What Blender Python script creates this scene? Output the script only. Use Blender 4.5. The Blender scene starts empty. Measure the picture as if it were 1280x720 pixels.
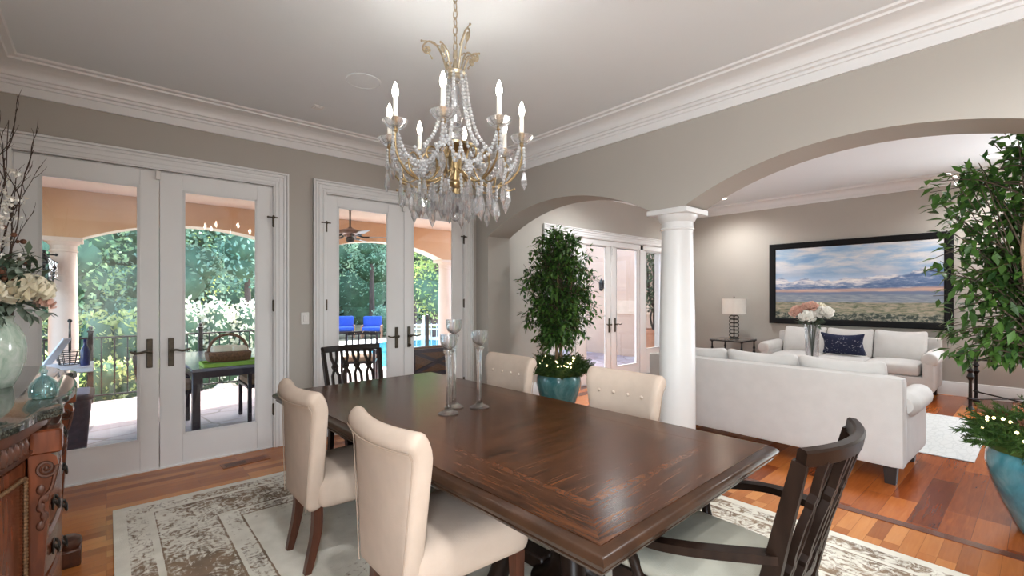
import bpy, bmesh, math, random
from mathutils import Vector, Matrix
random.seed(7)
S = bpy.context.scene
COL = S.collection
PI = math.pi
rad = math.radians

# ------------------------------------------------------------------ camera
cam_d = bpy.data.cameras.new('camera')
cam = bpy.data.objects.new('camera', cam_d)
COL.objects.link(cam)
cam_d.sensor_width = 36.0
cam_d.lens = 582.0 / 1280.0 * 36.0
cam_d.shift_y = 10.0 / 1280.0
cam_d.clip_start = 0.05
cam_d.clip_end = 300
cam.location = (0, 0, 1.42)
cam.rotation_euler = (rad(90), 0, -math.atan2(507, 582))
S.camera = cam

# ------------------------------------------------------------------ world, sun, fill lamps, exposure
S.view_settings.view_transform = 'Standard'
S.view_settings.look = 'None'
S.view_settings.gamma = 1.0
S.view_settings.use_curve_mapping = False
S.view_settings.exposure = 0.58
S.cycles.max_bounces = 12
S.cycles.diffuse_bounces = 6
S.cycles.glossy_bounces = 5
S.cycles.transmission_bounces = 10
S.cycles.transparent_max_bounces = 24
S.cycles.caustics_reflective = False
S.cycles.caustics_refractive = False
S.cycles.sample_clamp_indirect = 4.0
S.cycles.use_denoising = True

w = bpy.data.worlds.new('sky')
S.world = w
w.use_nodes = True
wn = w.node_tree
sky = wn.nodes.new('ShaderNodeTexSky')
sky.sky_type = 'NISHITA'
sky.sun_disc = False
sky.sun_elevation = rad(50)
sky.sun_rotation = rad(45)
sky.air_density = 1.0
sky.dust_density = 2.0
wn.links.new(sky.outputs[0], wn.nodes['Background'].inputs[0])
wn.nodes['Background'].inputs[1].default_value = 1.3

def lamp(name, typ, loc, power, color=(1, 1, 1), rot=(0, 0, 0), **kw):
    d = bpy.data.lights.new(name, typ)
    d.energy = power
    d.color = color
    for k, val in kw.items():
        setattr(d, k, val)
    o = bpy.data.objects.new(name, d)
    COL.objects.link(o)
    o.location = loc
    o.rotation_euler = rot
    return o

sun_dir = Vector((-0.50, -0.50, -1.0))           # travel direction of sunlight
sun = lamp('sun', 'SUN', (0, 0, 20), 8.5, (1.0, 0.95, 0.86), angle=rad(1.0))
sun.rotation_euler = sun_dir.to_track_quat('-Z', 'Y').to_euler()
# unseen fill lamps added at invented side-wall windows to brighten both rooms
lamp('window_daylight_dining', 'AREA', (-0.66, -1.15, 1.25), 105, (0.93, 0.97, 1.0), (rad(90), 0, rad(-90)), shape='RECTANGLE', size=1.7, size_y=1.5)
lamp('window_daylight_living', 'AREA', (9.08, -1.15, 1.75), 115, (0.93, 0.97, 1.0), (rad(90), 0, rad(90)), shape='RECTANGLE', size=1.6, size_y=2.0)
for lx, ly in ((0.5, 0.6), (2.2, -0.3), (0.7, -0.8)):  # fill spots added out of view to brighten the door wall; no fixtures
    lamp('recessed_lamp', 'SPOT', (lx, ly, 3.0), 70, (0.97, 0.985, 1.0), (0, 0, 0), spot_size=rad(160), spot_blend=0.6, shadow_soft_size=0.08)
for lx, ly, lz in ((8.37, 0.43, 3.15), (8.37, 3.85, 3.15), (5.2, 0.43, 3.15), (5.2, 3.85, 3.15)):  # first pair sits at the visible downlights; second pair is unseen, without fixtures
    lamp('recessed_lamp', 'SPOT', (lx, ly, lz), 85, (0.98, 0.985, 0.98), (0, 0, 0), spot_size=rad(150), spot_blend=0.8, shadow_soft_size=0.06)

# ------------------------------------------------------------------ materials
def new_mat(name):
    m = bpy.data.materials.new(name)
    m.use_nodes = True
    nt = m.node_tree
    b = nt.nodes['Principled BSDF']
    return m, nt, b
def nd(nt, typ, **kw):
    n = nt.nodes.new(typ)
    for k, val in kw.items():
        if k.startswith('i_'):
            key = k[2:]
            key = int(key) if key.isdigit() else key.replace('_', ' ')
            n.inputs[key].default_value = val
        else:
            setattr(n, k, val)
    return n
def c4(c): return (c[0], c[1], c[2], 1.0)
def ramp(nt, stops, fac=None, interp='LINEAR'):
    r = nt.nodes.new('ShaderNodeValToRGB')
    r.color_ramp.interpolation = interp
    e = r.color_ramp.elements
    while len(e) < len(stops): e.new(0.5)
    for k, (p, c) in enumerate(stops):
        e[k].position = p
        e[k].color = c4(c) if len(c) == 3 else c
    if fac is not None: nt.links.new(fac, r.inputs[0])
    return r
def mixc(nt, fac, a, b, blend='MIX'):
    n = nt.nodes.new('ShaderNodeMix')
    n.data_type = 'RGBA'
    n.blend_type = blend
    for sock, val in ((n.inputs[0], fac), (n.inputs[6], a), (n.inputs[7], b)):
        if isinstance(val, bpy.types.NodeSocket): nt.links.new(val, sock)
        elif isinstance(val, (int, float)): sock.default_value = val
        else: sock.default_value = c4(val)
    return n.outputs[2]
def mth(nt, op, a, b=None, clamp=False):
    n = nt.nodes.new('ShaderNodeMath')
    n.operation = op
    n.use_clamp = clamp
    for k, val in enumerate((a, b)):
        if val is None: continue
        if isinstance(val, bpy.types.NodeSocket): nt.links.new(val, n.inputs[k])
        else: n.inputs[k].default_value = val
    return n.outputs[0]
def objco(nt, scale=(1, 1, 1), rot=(0, 0, 0), loc=(0, 0, 0)):
    tc = nt.nodes.new('ShaderNodeTexCoord')
    mp = nt.nodes.new('ShaderNodeMapping')
    mp.inputs['Scale'].default_value = scale
    mp.inputs['Rotation'].default_value = rot
    mp.inputs['Location'].default_value = loc
    nt.links.new(tc.outputs['Object'], mp.inputs[0])
    return mp.outputs[0]
def noise(nt, vec, scale, detail=3, rough=0.5, dist=0.0):
    n = nd(nt, 'ShaderNodeTexNoise')
    n.inputs['Scale'].default_value = scale
    n.inputs['Detail'].default_value = detail
    n.inputs['Roughness'].default_value = rough
    n.inputs['Distortion'].default_value = dist
    nt.links.new(vec, n.inputs['Vector'])
    return n.outputs['Fac']
def bump(nt, b, h, strength=0.2, dist=0.01):
    n = nd(nt, 'ShaderNodeBump')
    n.inputs['Strength'].default_value = strength
    n.inputs['Distance'].default_value = dist
    nt.links.new(h, n.inputs['Height'])
    nt.links.new(n.outputs[0], b.inputs['Normal'])
def mat(name, col, rough=0.5, metal=0.0, var=0.0, vscale=8.0, bmp=0.0, bscale=200.0, stretch=(1, 1, 1), coat=0.0, spec=0.5, col2=None, ior=None):
    m, nt, b = new_mat(name)
    b.inputs['Roughness'].default_value = rough
    b.inputs['Metallic'].default_value = metal
    b.inputs['Coat Weight'].default_value = coat
    b.inputs['Specular IOR Level'].default_value = spec
    if ior: b.inputs['IOR'].default_value = ior
    v = objco(nt, stretch)
    c2 = col2 or tuple(max(0, x * (1 - var)) for x in col)
    r = ramp(nt, [(0.35, c2), (0.65, col)], noise(nt, v, vscale, 4))
    nt.links.new(r.outputs[0], b.inputs['Base Color'])
    if bmp: bump(nt, b, noise(nt, v, bscale, 2), bmp, 0.004)
    return m
def emis(name, col, s):
    m, nt, b = new_mat(name)
    b.inputs['Base Color'].default_value = c4(col)
    b.inputs['Emission Color'].default_value = c4(col)
    b.inputs['Emission Strength'].default_value = s
    return m
M = {}
M['wall'] = mat('greige_paint', (0.425, 0.400, 0.362), 0.75, var=0.02, vscale=3, bmp=0.05, bscale=120, spec=0.3)
M['ceil'] = mat('ceiling_paint', (0.745, 0.785, 0.805), 0.8, var=0.015, vscale=2, spec=0.2)
M['trim'] = mat('white_trim_paint', (0.745, 0.75, 0.75), 0.38, var=0.02, vscale=4)
M['bronze'] = mat('aged_bronze', (0.10, 0.085, 0.065), 0.42, 0.8, var=0.3, vscale=40)
M['iron'] = mat('black_iron', (0.018, 0.017, 0.018), 0.45, 0.5, var=0.2, vscale=30)
M['brass'] = mat('antique_brass', (0.40, 0.29, 0.15), 0.34, 0.95, var=0.35, vscale=35)
M['gilt'] = mat('pale_gilt_metal', (0.58, 0.49, 0.35), 0.38, 0.85, var=0.3, vscale=60)
M['fabric'] = mat('oat_linen', (0.54, 0.435, 0.355), 0.9, var=0.06, vscale=14, bmp=0.35, bscale=420, spec=0.15)
M['piping'] = mat('oat_linen_seam', (0.42, 0.33, 0.26), 0.9, var=0.06, vscale=14, spec=0.15)
M['sofa'] = mat('white_linen', (0.555, 0.535, 0.515), 0.92, var=0.05, vscale=10, bmp=0.35, bscale=350, spec=0.15)
M['darkleg'] = mat('espresso_wood', (0.022, 0.011, 0.007), 0.65, var=0.4, vscale=10, stretch=(1, 1, 0.2))
M['chairleg'] = mat('walnut_leg_wood', (0.10, 0.032, 0.016), 0.35, var=0.4, vscale=12, stretch=(4, 4, 0.4))
M['ebony'] = mat('ebonised_wood', (0.017, 0.009, 0.006), 0.36, var=0.5, vscale=9, stretch=(3, 3, 0.5), coat=0.0, spec=0.5, ior=1.25)
M['seatgreen'] = mat('sage_cream_fabric', (0.33, 0.32, 0.265), 0.85, var=0.12, vscale=6, bmp=0.3, bscale=350, spec=0.15)
M['mahogany'] = mat('polished_mahogany', (0.17, 0.046, 0.018), 0.25, var=0.55, vscale=5, stretch=(6, 6, 1.0), coat=0.1, ior=1.38)
M['mahdark'] = mat('carved_mahogany', (0.09, 0.030, 0.015), 0.38, var=0.5, vscale=20, coat=0.2)
M['rope'] = mat('gilt_rope_moulding', (0.20, 0.11, 0.05), 0.5, 0.3, var=0.6, vscale=120)
M['granite'] = None
M['stucco'] = mat('terracotta_stucco', (0.64, 0.385, 0.225), 0.9, var=0.07, vscale=3, bmp=0.25, bscale=60, spec=0.1)
M['stuccopale'] = mat('pale_stucco', (0.72, 0.58, 0.48), 0.9, var=0.05, vscale=3, bmp=0.15, bscale=60, spec=0.1)
M['stuccopink'] = mat('rose_stucco', (0.60, 0.41, 0.30), 0.9, var=0.08, vscale=2, bmp=0.2, bscale=60, spec=0.1)
M['wicker'] = mat('purple_brown_resin', (0.075, 0.045, 0.055), 0.5, var=0.3, vscale=30)
M['patiotable'] = mat('dark_patio_paint', (0.035, 0.025, 0.035), 0.3, var=0.2, vscale=10)
M['tabletile'] = mat('patio_table_top', (0.20, 0.20, 0.235), 0.12, var=0.15, vscale=8, spec=0.8)
M['tan'] = mat('tan_outdoor_cushion', (0.45, 0.30, 0.19), 0.9, var=0.1, vscale=10)
M['brownrattan'] = mat('brown_woven_rattan', (0.20, 0.095, 0.045), 0.7, var=0.5, vscale=60, bmp=0.5, bscale=140)
M['limegreen'] = mat('lime_green_tray', (0.28, 0.50, 0.06), 0.4)
M['blue'] = mat('royal_blue_cushion', (0.03, 0.10, 0.52), 0.85, var=0.1, vscale=8)
M['navy'] = None
M['white'] = mat('white_paint_outdoor', (0.75, 0.75, 0.76), 0.5)
M['plastic'] = mat('white_plastic', (0.72, 0.71, 0.69), 0.4)
M['shade'] = mat('linen_lampshade', (0.74, 0.71, 0.65), 0.9, var=0.03, vscale=20)
M['bark'] = mat('grey_tan_bark', (0.30, 0.20, 0.12), 0.85, var=0.4, vscale=25, stretch=(3, 3, 0.6), bmp=0.4, bscale=40)
M['treebark'] = mat('pine_bark', (0.13, 0.085, 0.07), 0.95, var=0.5, vscale=6, stretch=(3, 3, 0.5))
M['soil'] = mat('dark_soil', (0.03, 0.02, 0.012), 0.95, var=0.5, vscale=40)
M['petalw'] = mat('cream_petal', (0.80, 0.75, 0.60), 0.7, var=0.08, vscale=20)
M['petalp'] = mat('blush_petal', (0.72, 0.45, 0.36), 0.7, var=0.2, vscale=20)
M['petalwhite'] = mat('white_petal', (0.82, 0.80, 0.74), 0.7, var=0.06, vscale=20)
M['ficustwig'] = mat('ficus_twig', (0.07, 0.05, 0.03), 0.85, var=0.4, vscale=30)
M['twig'] = mat('dark_twig', (0.05, 0.028, 0.02), 0.8, var=0.4, vscale=30)
M['cone'] = mat('pine_cone', (0.15, 0.055, 0.025), 0.8, var=0.5, vscale=60)
M['ground'] = mat('garden_ground', (0.20, 0.17, 0.10), 1.0, var=0.5, vscale=2)
M['rock'] = mat('pale_boulder', (0.62, 0.56, 0.46), 0.95, var=0.3, vscale=4, bmp=0.4, bscale=12)
M['terracotta'] = mat('terracotta_pot', (0.50, 0.24, 0.14), 0.8, var=0.15, vscale=10)
M['bulb'] = emis('candle_bulb_glow', (1.0, 0.93, 0.80), 16)
M['fairy'] = emis('fairy_light_glow', (1.0, 0.80, 0.42), 7)
M['downlight'] = emis('recessed_lamp_glow', (1.0, 0.94, 0.86), 9)
M['candle'] = mat('ivory_candle_sleeve', (0.80, 0.77, 0.70), 0.5)
M['nickel'] = mat('dark_nickel', (0.05, 0.045, 0.04), 0.3, 0.9)

def leaf_mat(name, c1, c2, trans=0.35, rough=0.45, scale=3.0):
    m, nt, b = new_mat(name)
    g = nd(nt, 'ShaderNodeNewGeometry')
    r = ramp(nt, [(0.0, c1), (1.0, c2)], g.outputs['Random Per Island'])
    nt.links.new(r.outputs[0], b.inputs['Base Color'])
    b.inputs['Roughness'].default_value = rough
    b.inputs['Specular IOR Level'].default_value = 0.4
    tr = nd(nt, 'ShaderNodeBsdfTranslucent')
    nt.links.new(r.outputs[0], tr.inputs[0])
    mx = nd(nt, 'ShaderNodeMixShader')
    mx.inputs[0].default_value = trans
    nt.links.new(b.outputs[0], mx.inputs[1])
    nt.links.new(tr.outputs[0], mx.inputs[2])
    nt.links.new(mx.outputs[0], nt.nodes['Material Output'].inputs[0])
    return m
M['ficus'] = leaf_mat('ficus_leaf', (0.016, 0.052, 0.012), (0.085, 0.19, 0.032), 0.2)
M['ficus2'] = leaf_mat('dark_ficus_leaf', (0.015, 0.035, 0.014), (0.04, 0.095, 0.028), 0.15)
M['garland'] = leaf_mat('pine_needle', (0.014, 0.050, 0.012), (0.075, 0.14, 0.028), 0.15)
M['sage'] = leaf_mat('sage_leaf', (0.13, 0.18, 0.13), (0.30, 0.36, 0.30), 0.2)
M['olive'] = leaf_mat('olive_leaf', (0.05, 0.085, 0.055), (0.13, 0.17, 0.11), 0.2)
M['tree1'] = leaf_mat('broad_tree_leaf', (0.20, 0.36, 0.20), (0.58, 0.72, 0.36), 0.5)
M['tree2'] = leaf_mat('pine_tree_leaf', (0.20, 0.38, 0.27), (0.44, 0.62, 0.45), 0.45)
M['tree3'] = leaf_mat('yellow_green_leaf', (0.32, 0.46, 0.12), (0.70, 0.76, 0.28), 0.5)
M['tree4'] = leaf_mat('teal_tree_leaf', (0.13, 0.29, 0.22), (0.40, 0.57, 0.42), 0.4)
M['hedge'] = leaf_mat('hedge_leaf', (0.24, 0.32, 0.10), (0.55, 0.58, 0.26), 0.4)
M['bloom'] = leaf_mat('white_blossom', (0.55, 0.58, 0.42), (0.80, 0.78, 0.66), 0.4)
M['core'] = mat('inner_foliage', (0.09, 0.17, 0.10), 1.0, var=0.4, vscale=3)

def glassy(name, tint, ior, gloss, trans_w, diff=None, diffw=0.0, rough=0.0):
    m, nt, b = new_mat(name)
    nt.nodes.remove(b)
    out = nt.nodes['Material Output']
    lw = nd(nt, 'ShaderNodeLayerWeight')
    lw.inputs[0].default_value = 0.5
    f0 = ((ior - 1) / (ior + 1)) ** 2
    schlick = mth(nt, 'ADD', mth(nt, 'MULTIPLY', mth(nt, 'POWER', lw.outputs['Facing'], 5.0), 1 - f0), f0)
    gl = nd(nt, 'ShaderNodeBsdfGlossy')
    gl.inputs['Color'].default_value = (1, 1, 1, 1)
    gl.inputs['Roughness'].default_value = rough
    tr = nd(nt, 'ShaderNodeBsdfTransparent')
    tr.inputs[0].default_value = c4(tint)
    mx = nd(nt, 'ShaderNodeMixShader')
    nt.links.new(mth(nt, 'ADD', schlick, gloss, True), mx.inputs[0])
    nt.links.new(tr.outputs[0], mx.inputs[1])
    nt.links.new(gl.outputs[0], mx.inputs[2])
    last = mx
    if diffw:
        df = nd(nt, 'ShaderNodeBsdfDiffuse')
        df.inputs[0].default_value = c4(diff)
        m2 = nd(nt, 'ShaderNodeMixShader')
        m2.inputs[0].default_value = diffw
        nt.links.new(mx.outputs[0], m2.inputs[1])
        nt.links.new(df.outputs[0], m2.inputs[2])
        last = m2
    nt.links.new(last.outputs[0], out.inputs[0])
    return m
M['pane'] = glassy('window_glass', (0.96, 0.975, 0.97), 1.45, 0.0, 1)
M['goblet'] = None
M['teal'] = glassy('aqua_glass', (0.70, 0.86, 0.87), 1.5, 0.06, 1, (0.4, 0.6, 0.62), 0.03)
def crystal():
    m, nt, b = new_mat('cut_crystal')
    nt.nodes.remove(b)
    g = nd(nt, 'ShaderNodeBsdfGlass')
    g.inputs['Color'].default_value = (0.97, 0.98, 1, 1)
    g.inputs['Roughness'].default_value = 0.02
    g.inputs['IOR'].default_value = 1.52
    t = nd(nt, 'ShaderNodeBsdfTransparent')
    gl = nd(nt, 'ShaderNodeBsdfGlossy')
    gl.inputs['Roughness'].default_value = 0.12
    tl = nd(nt, 'ShaderNodeBsdfTranslucent')
    tl.inputs[0].default_value = (0.97, 0.98, 1, 1)
    a = nd(nt, 'ShaderNodeMixShader'); a.inputs[0].default_value = 0.16
    nt.links.new(g.outputs[0], a.inputs[1]); nt.links.new(gl.outputs[0], a.inputs[2])
    c = nd(nt, 'ShaderNodeMixShader'); c.inputs[0].default_value = 0.17
    nt.links.new(a.outputs[0], c.inputs[1]); nt.links.new(tl.outputs[0], c.inputs[2])
    e = nd(nt, 'ShaderNodeMixShader'); e.inputs[0].default_value = 0.20
    nt.links.new(c.outputs[0], e.inputs[1]); nt.links.new(t.outputs[0], e.inputs[2])
    nt.links.new(e.outputs[0], nt.nodes['Material Output'].inputs[0])
    return m
M['crystal'] = crystal()
def beadmat():
    m, nt, b = new_mat('crystal_bead')
    nt.nodes.remove(b)
    g = nd(nt, 'ShaderNodeBsdfGlass'); g.inputs['Color'].default_value = (1, 1, 1, 1); g.inputs['IOR'].default_value = 1.5
    gl = nd(nt, 'ShaderNodeBsdfGlossy'); gl.inputs['Roughness'].default_value = 0.08
    tl = nd(nt, 'ShaderNodeBsdfTranslucent'); tl.inputs[0].default_value = (0.97, 0.98, 1, 1)
    df = nd(nt, 'ShaderNodeBsdfDiffuse'); df.inputs[0].default_value = (0.95, 0.97, 1, 1)
    def mx(f, p, q):
        n = nd(nt, 'ShaderNodeMixShader'); n.inputs[0].default_value = f
        nt.links.new(p.outputs[0], n.inputs[1]); nt.links.new(q.outputs[0], n.inputs[2]); return n
    last = mx(0.5, mx(0.35, g, gl), mx(0.5, tl, df))
    nt.links.new(last.outputs[0], nt.nodes['Material Output'].inputs[0])
    return m
M['bead'] = beadmat()
def stemware():
    m, nt, b = new_mat('clear_stemware_glass')
    nt.nodes.remove(b)
    g = nd(nt, 'ShaderNodeBsdfGlass'); g.inputs['Color'].default_value = (0.97, 0.98, 0.99, 1); g.inputs['Roughness'].default_value = 0.0; g.inputs['IOR'].default_value = 1.46
    t = nd(nt, 'ShaderNodeBsdfTransparent')
    a = nd(nt, 'ShaderNodeMixShader'); a.inputs[0].default_value = 0.35
    nt.links.new(g.outputs[0], a.inputs[1]); nt.links.new(t.outputs[0], a.inputs[2])
    nt.links.new(a.outputs[0], nt.nodes['Material Output'].inputs[0])
    return m
M['goblet'] = stemware()

def granite():
    m, nt, b = new_mat('black_green_granite')
    v = objco(nt)
    n = noise(nt, v, 140, 4, 0.7)
    r = ramp(nt, [(0.42, (0.012, 0.014, 0.012)), (0.56, (0.05, 0.055, 0.045)), (0.72, (0.20, 0.19, 0.15))], n)
    nt.links.new(r.outputs[0], b.inputs['Base Color'])
    b.inputs['Roughness'].default_value = 0.06
    b.inputs['Specular IOR Level'].default_value = 0.9
    return m
M['granite'] = granite()

def planks(name, bw, rh, stops, rough=0.22):
    m, nt, b = new_mat(name)
    v = objco(nt)
    br = nd(nt, 'ShaderNodeTexBrick')
    br.offset = 0.37
    br.offset_frequency = 3
    br.squash = 1.0
    for k, val in (('Color1', (0, 0, 0, 1)), ('Color2', (1, 1, 1, 1)), ('Mortar', (0.5, 0.5, 0.5, 1))):
        br.inputs[k].default_value = val
    br.inputs['Scale'].default_value = 1.0
    br.inputs['Mortar Size'].default_value = 0.0006
    br.inputs['Brick Width'].default_value = bw
    br.inputs['Row Height'].default_value = rh
    nt.links.new(v, br.inputs['Vector'])
    bw_ = nd(nt, 'ShaderNodeRGBToBW')
    nt.links.new(br.outputs['Color'], bw_.inputs[0])
    v2 = objco(nt, (1.2, 14, 14))
    g = noise(nt, v2, 3.0, 6, 0.62, 0.6)
    fac = mth(nt, 'ADD', mth(nt, 'MULTIPLY', bw_.outputs[0], 0.95), mth(nt, 'MULTIPLY', mth(nt, 'SUBTRACT', g, 0.5), 0.5))
    fac = mth(nt, 'ADD', fac, 0.02, True)
    r = ramp(nt, stops, fac)
    col = mixc(nt, mth(nt, 'MULTIPLY', br.outputs['Fac'], 0.75), r.outputs[0], (0.02, 0.006, 0.003))
    nt.links.new(col, b.inputs['Base Color'])
    b.inputs['Roughness'].default_value = rough
    b.inputs['Specular IOR Level'].default_value = 0.30
    bump(nt, b, mth(nt, 'SUBTRACT', 1.0, br.outputs['Fac']), 0.25, 0.002)
    return m
M['floor'] = planks('strip_oak_floor', 0.85, 0.078, [(0.0, (0.25, 0.070, 0.017)), (0.5, (0.43, 0.145, 0.036)), (1.0, (0.60, 0.25, 0.075))])
M['floor2'] = planks('wide_cherry_floor', 1.05, 0.145, [(0.0, (0.085, 0.016, 0.005)), (0.35, (0.23, 0.052, 0.012)), (0.7, (0.40, 0.110, 0.024)), (1.0, (0.54, 0.19, 0.048))])
M['strip'] = mat('dark_cherry_strip', (0.15, 0.038, 0.014), 0.22, var=0.4, vscale=6, stretch=(8, 1, 8), coat=0.25)

def tablewood(name, grain, base=((0.013, 0.005, 0.0025), (0.056, 0.020, 0.008), (0.105, 0.038, 0.014))):
    m, nt, b = new_mat(name)
    v = objco(nt, grain)
    n1 = noise(nt, v, 2.2, 8, 0.72, 1.4)
    v2 = objco(nt)
    n2 = noise(nt, v2, 2.2, 2)
    fac = mth(nt, 'ADD', mth(nt, 'MULTIPLY', n1, 0.96), mth(nt, 'MULTIPLY', n2, 0.04))
    r = ramp(nt, [(0.36, base[0]), (0.5, base[1]), (0.66, base[2])], fac)
    nt.links.new(r.outputs[0], b.inputs['Base Color'])
    b.inputs['Roughness'].default_value = 0.22
    b.inputs['IOR'].default_value = 1.30
    b.inputs['Specular IOR Level'].default_value = 0.5
    b.inputs['Coat Weight'].default_value = 0.0
    b.inputs['Coat Roughness'].default_value = 0.15
    bump(nt, b, n1, 0.03, 0.002)
    return m
M['woodx'] = tablewood('dark_oak_cross_grain', (1.3, 16, 16))
M['woody'] = tablewood('dark_oak_long_grain', (16, 1.3, 16))
M['inlay'] = tablewood('lighter_oak_inlay', (10, 10, 10), ((0.035, 0.012, 0.005), (0.085, 0.030, 0.012), (0.135, 0.050, 0.020)))
M['woodmould'] = mat('dark_oak_moulding', (0.045, 0.021, 0.011), 0.28, var=0.4, vscale=8, spec=0.5, ior=1.33)

def rugmat(hx, hy):
    m, nt, b = new_mat('distressed_cream_rug')
    v = objco(nt)
    sx = nd(nt, 'ShaderNodeSeparateXYZ')
    nt.links.new(v, sx.inputs[0])
    ax = mth(nt, 'SUBTRACT', hx, mth(nt, 'ABSOLUTE', sx.outputs[0]))
    ay = mth(nt, 'SUBTRACT', hy, mth(nt, 'ABSOLUTE', sx.outputs[1]))
    d = mth(nt, 'MINIMUM', ax, ay)
    # how much brown ink each band of the border carries, from the edge inwards
    k = 1.0
    dens = ramp(nt, [(0.0, (0.0,) * 3), (0.062, (0.0,) * 3), (0.064, (0.50,) * 3), (0.17, (0.50,) * 3), (0.172, (0.12,) * 3), (0.20, (0.12,) * 3),
                     (0.202, (0.66,) * 3), (0.208, (0.66,) * 3), (0.21, (0.53,) * 3), (0.50, (0.56,) * 3), (0.502, (0.70,) * 3), (0.512, (0.70,) * 3),
                     (0.514, (0.14,) * 3), (0.53, (0.14,) * 3), (0.532, (0.48,) * 3), (0.62, (0.48,) * 3), (0.622, (0.8,) * 3), (0.63, (0.8,) * 3),
                     (0.632, (0.30,) * 3), (1.0, (0.32,) * 3)], d, 'LINEAR')
    motif = noise(nt, v, 13, 5, 0.62, 2.6)
    fade = noise(nt, v, 1.7, 4, 0.6)
    vs = objco(nt, (30, 5, 1))
    streak = noise(nt, vs, 2.0, 3)
    ink = mth(nt, 'ADD', mth(nt, 'MULTIPLY', motif, 1.0), mth(nt, 'MULTIPLY', mth(nt, 'SUBTRACT', fade, 0.5), 0.9))
    ink = mth(nt, 'ADD', ink, mth(nt, 'MULTIPLY', mth(nt, 'SUBTRACT', streak, 0.5), 0.35))
    bwd = nd(nt, 'ShaderNodeRGBToBW')
    nt.links.new(dens.outputs[0], bwd.inputs[0])
    msk = mth(nt, 'MULTIPLY', mth(nt, 'SUBTRACT', mth(nt, 'ADD', ink, bwd.outputs[0]), 0.98), 6.0, True)
    tone = ramp(nt, [(0.3, (0.085, 0.045, 0.022)), (0.55, (0.20, 0.12, 0.065)), (0.75, (0.30, 0.21, 0.13))], noise(nt, v, 6, 4))
    base = ramp(nt, [(0.3, (0.66, 0.63, 0.54)), (0.7, (0.80, 0.77, 0.68))], noise(nt, v, 9, 4))
    col = mixc(nt, mth(nt, 'MULTIPLY', msk, 0.88), base.outputs[0], tone.outputs[0])
    nt.links.new(col, b.inputs['Base Color'])
    b.inputs['Roughness'].default_value = 0.95
    b.inputs['Specular IOR Level'].default_value = 0.1
    bump(nt, b, noise(nt, v, 260, 2), 0.5, 0.006)
    return m
def rug2mat():
    m, nt, b = new_mat('pale_grey_rug')
    v = objco(nt)
    wv = nd(nt, 'ShaderNodeTexVoronoi')
    wv.feature = 'DISTANCE_TO_EDGE'
    wv.inputs['Scale'].default_value = 7
    nt.links.new(objco(nt, (1.0, 3.0, 1)), wv.inputs['Vector'])
    n = noise(nt, v, 7, 4)
    msk = mth(nt, 'MULTIPLY', mth(nt, 'SUBTRACT', 0.10, wv.outputs['Distance']), 6.0, True)
    msk = mth(nt, 'MULTIPLY', msk, n)
    col = mixc(nt, mth(nt, 'MULTIPLY', msk, 0.9), (0.50, 0.50, 0.48), (0.22, 0.23, 0.23))
    nt.links.new(col, b.inputs['Base Color'])
    b.inputs['Roughness'].default_value = 0.95
    return m
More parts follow.
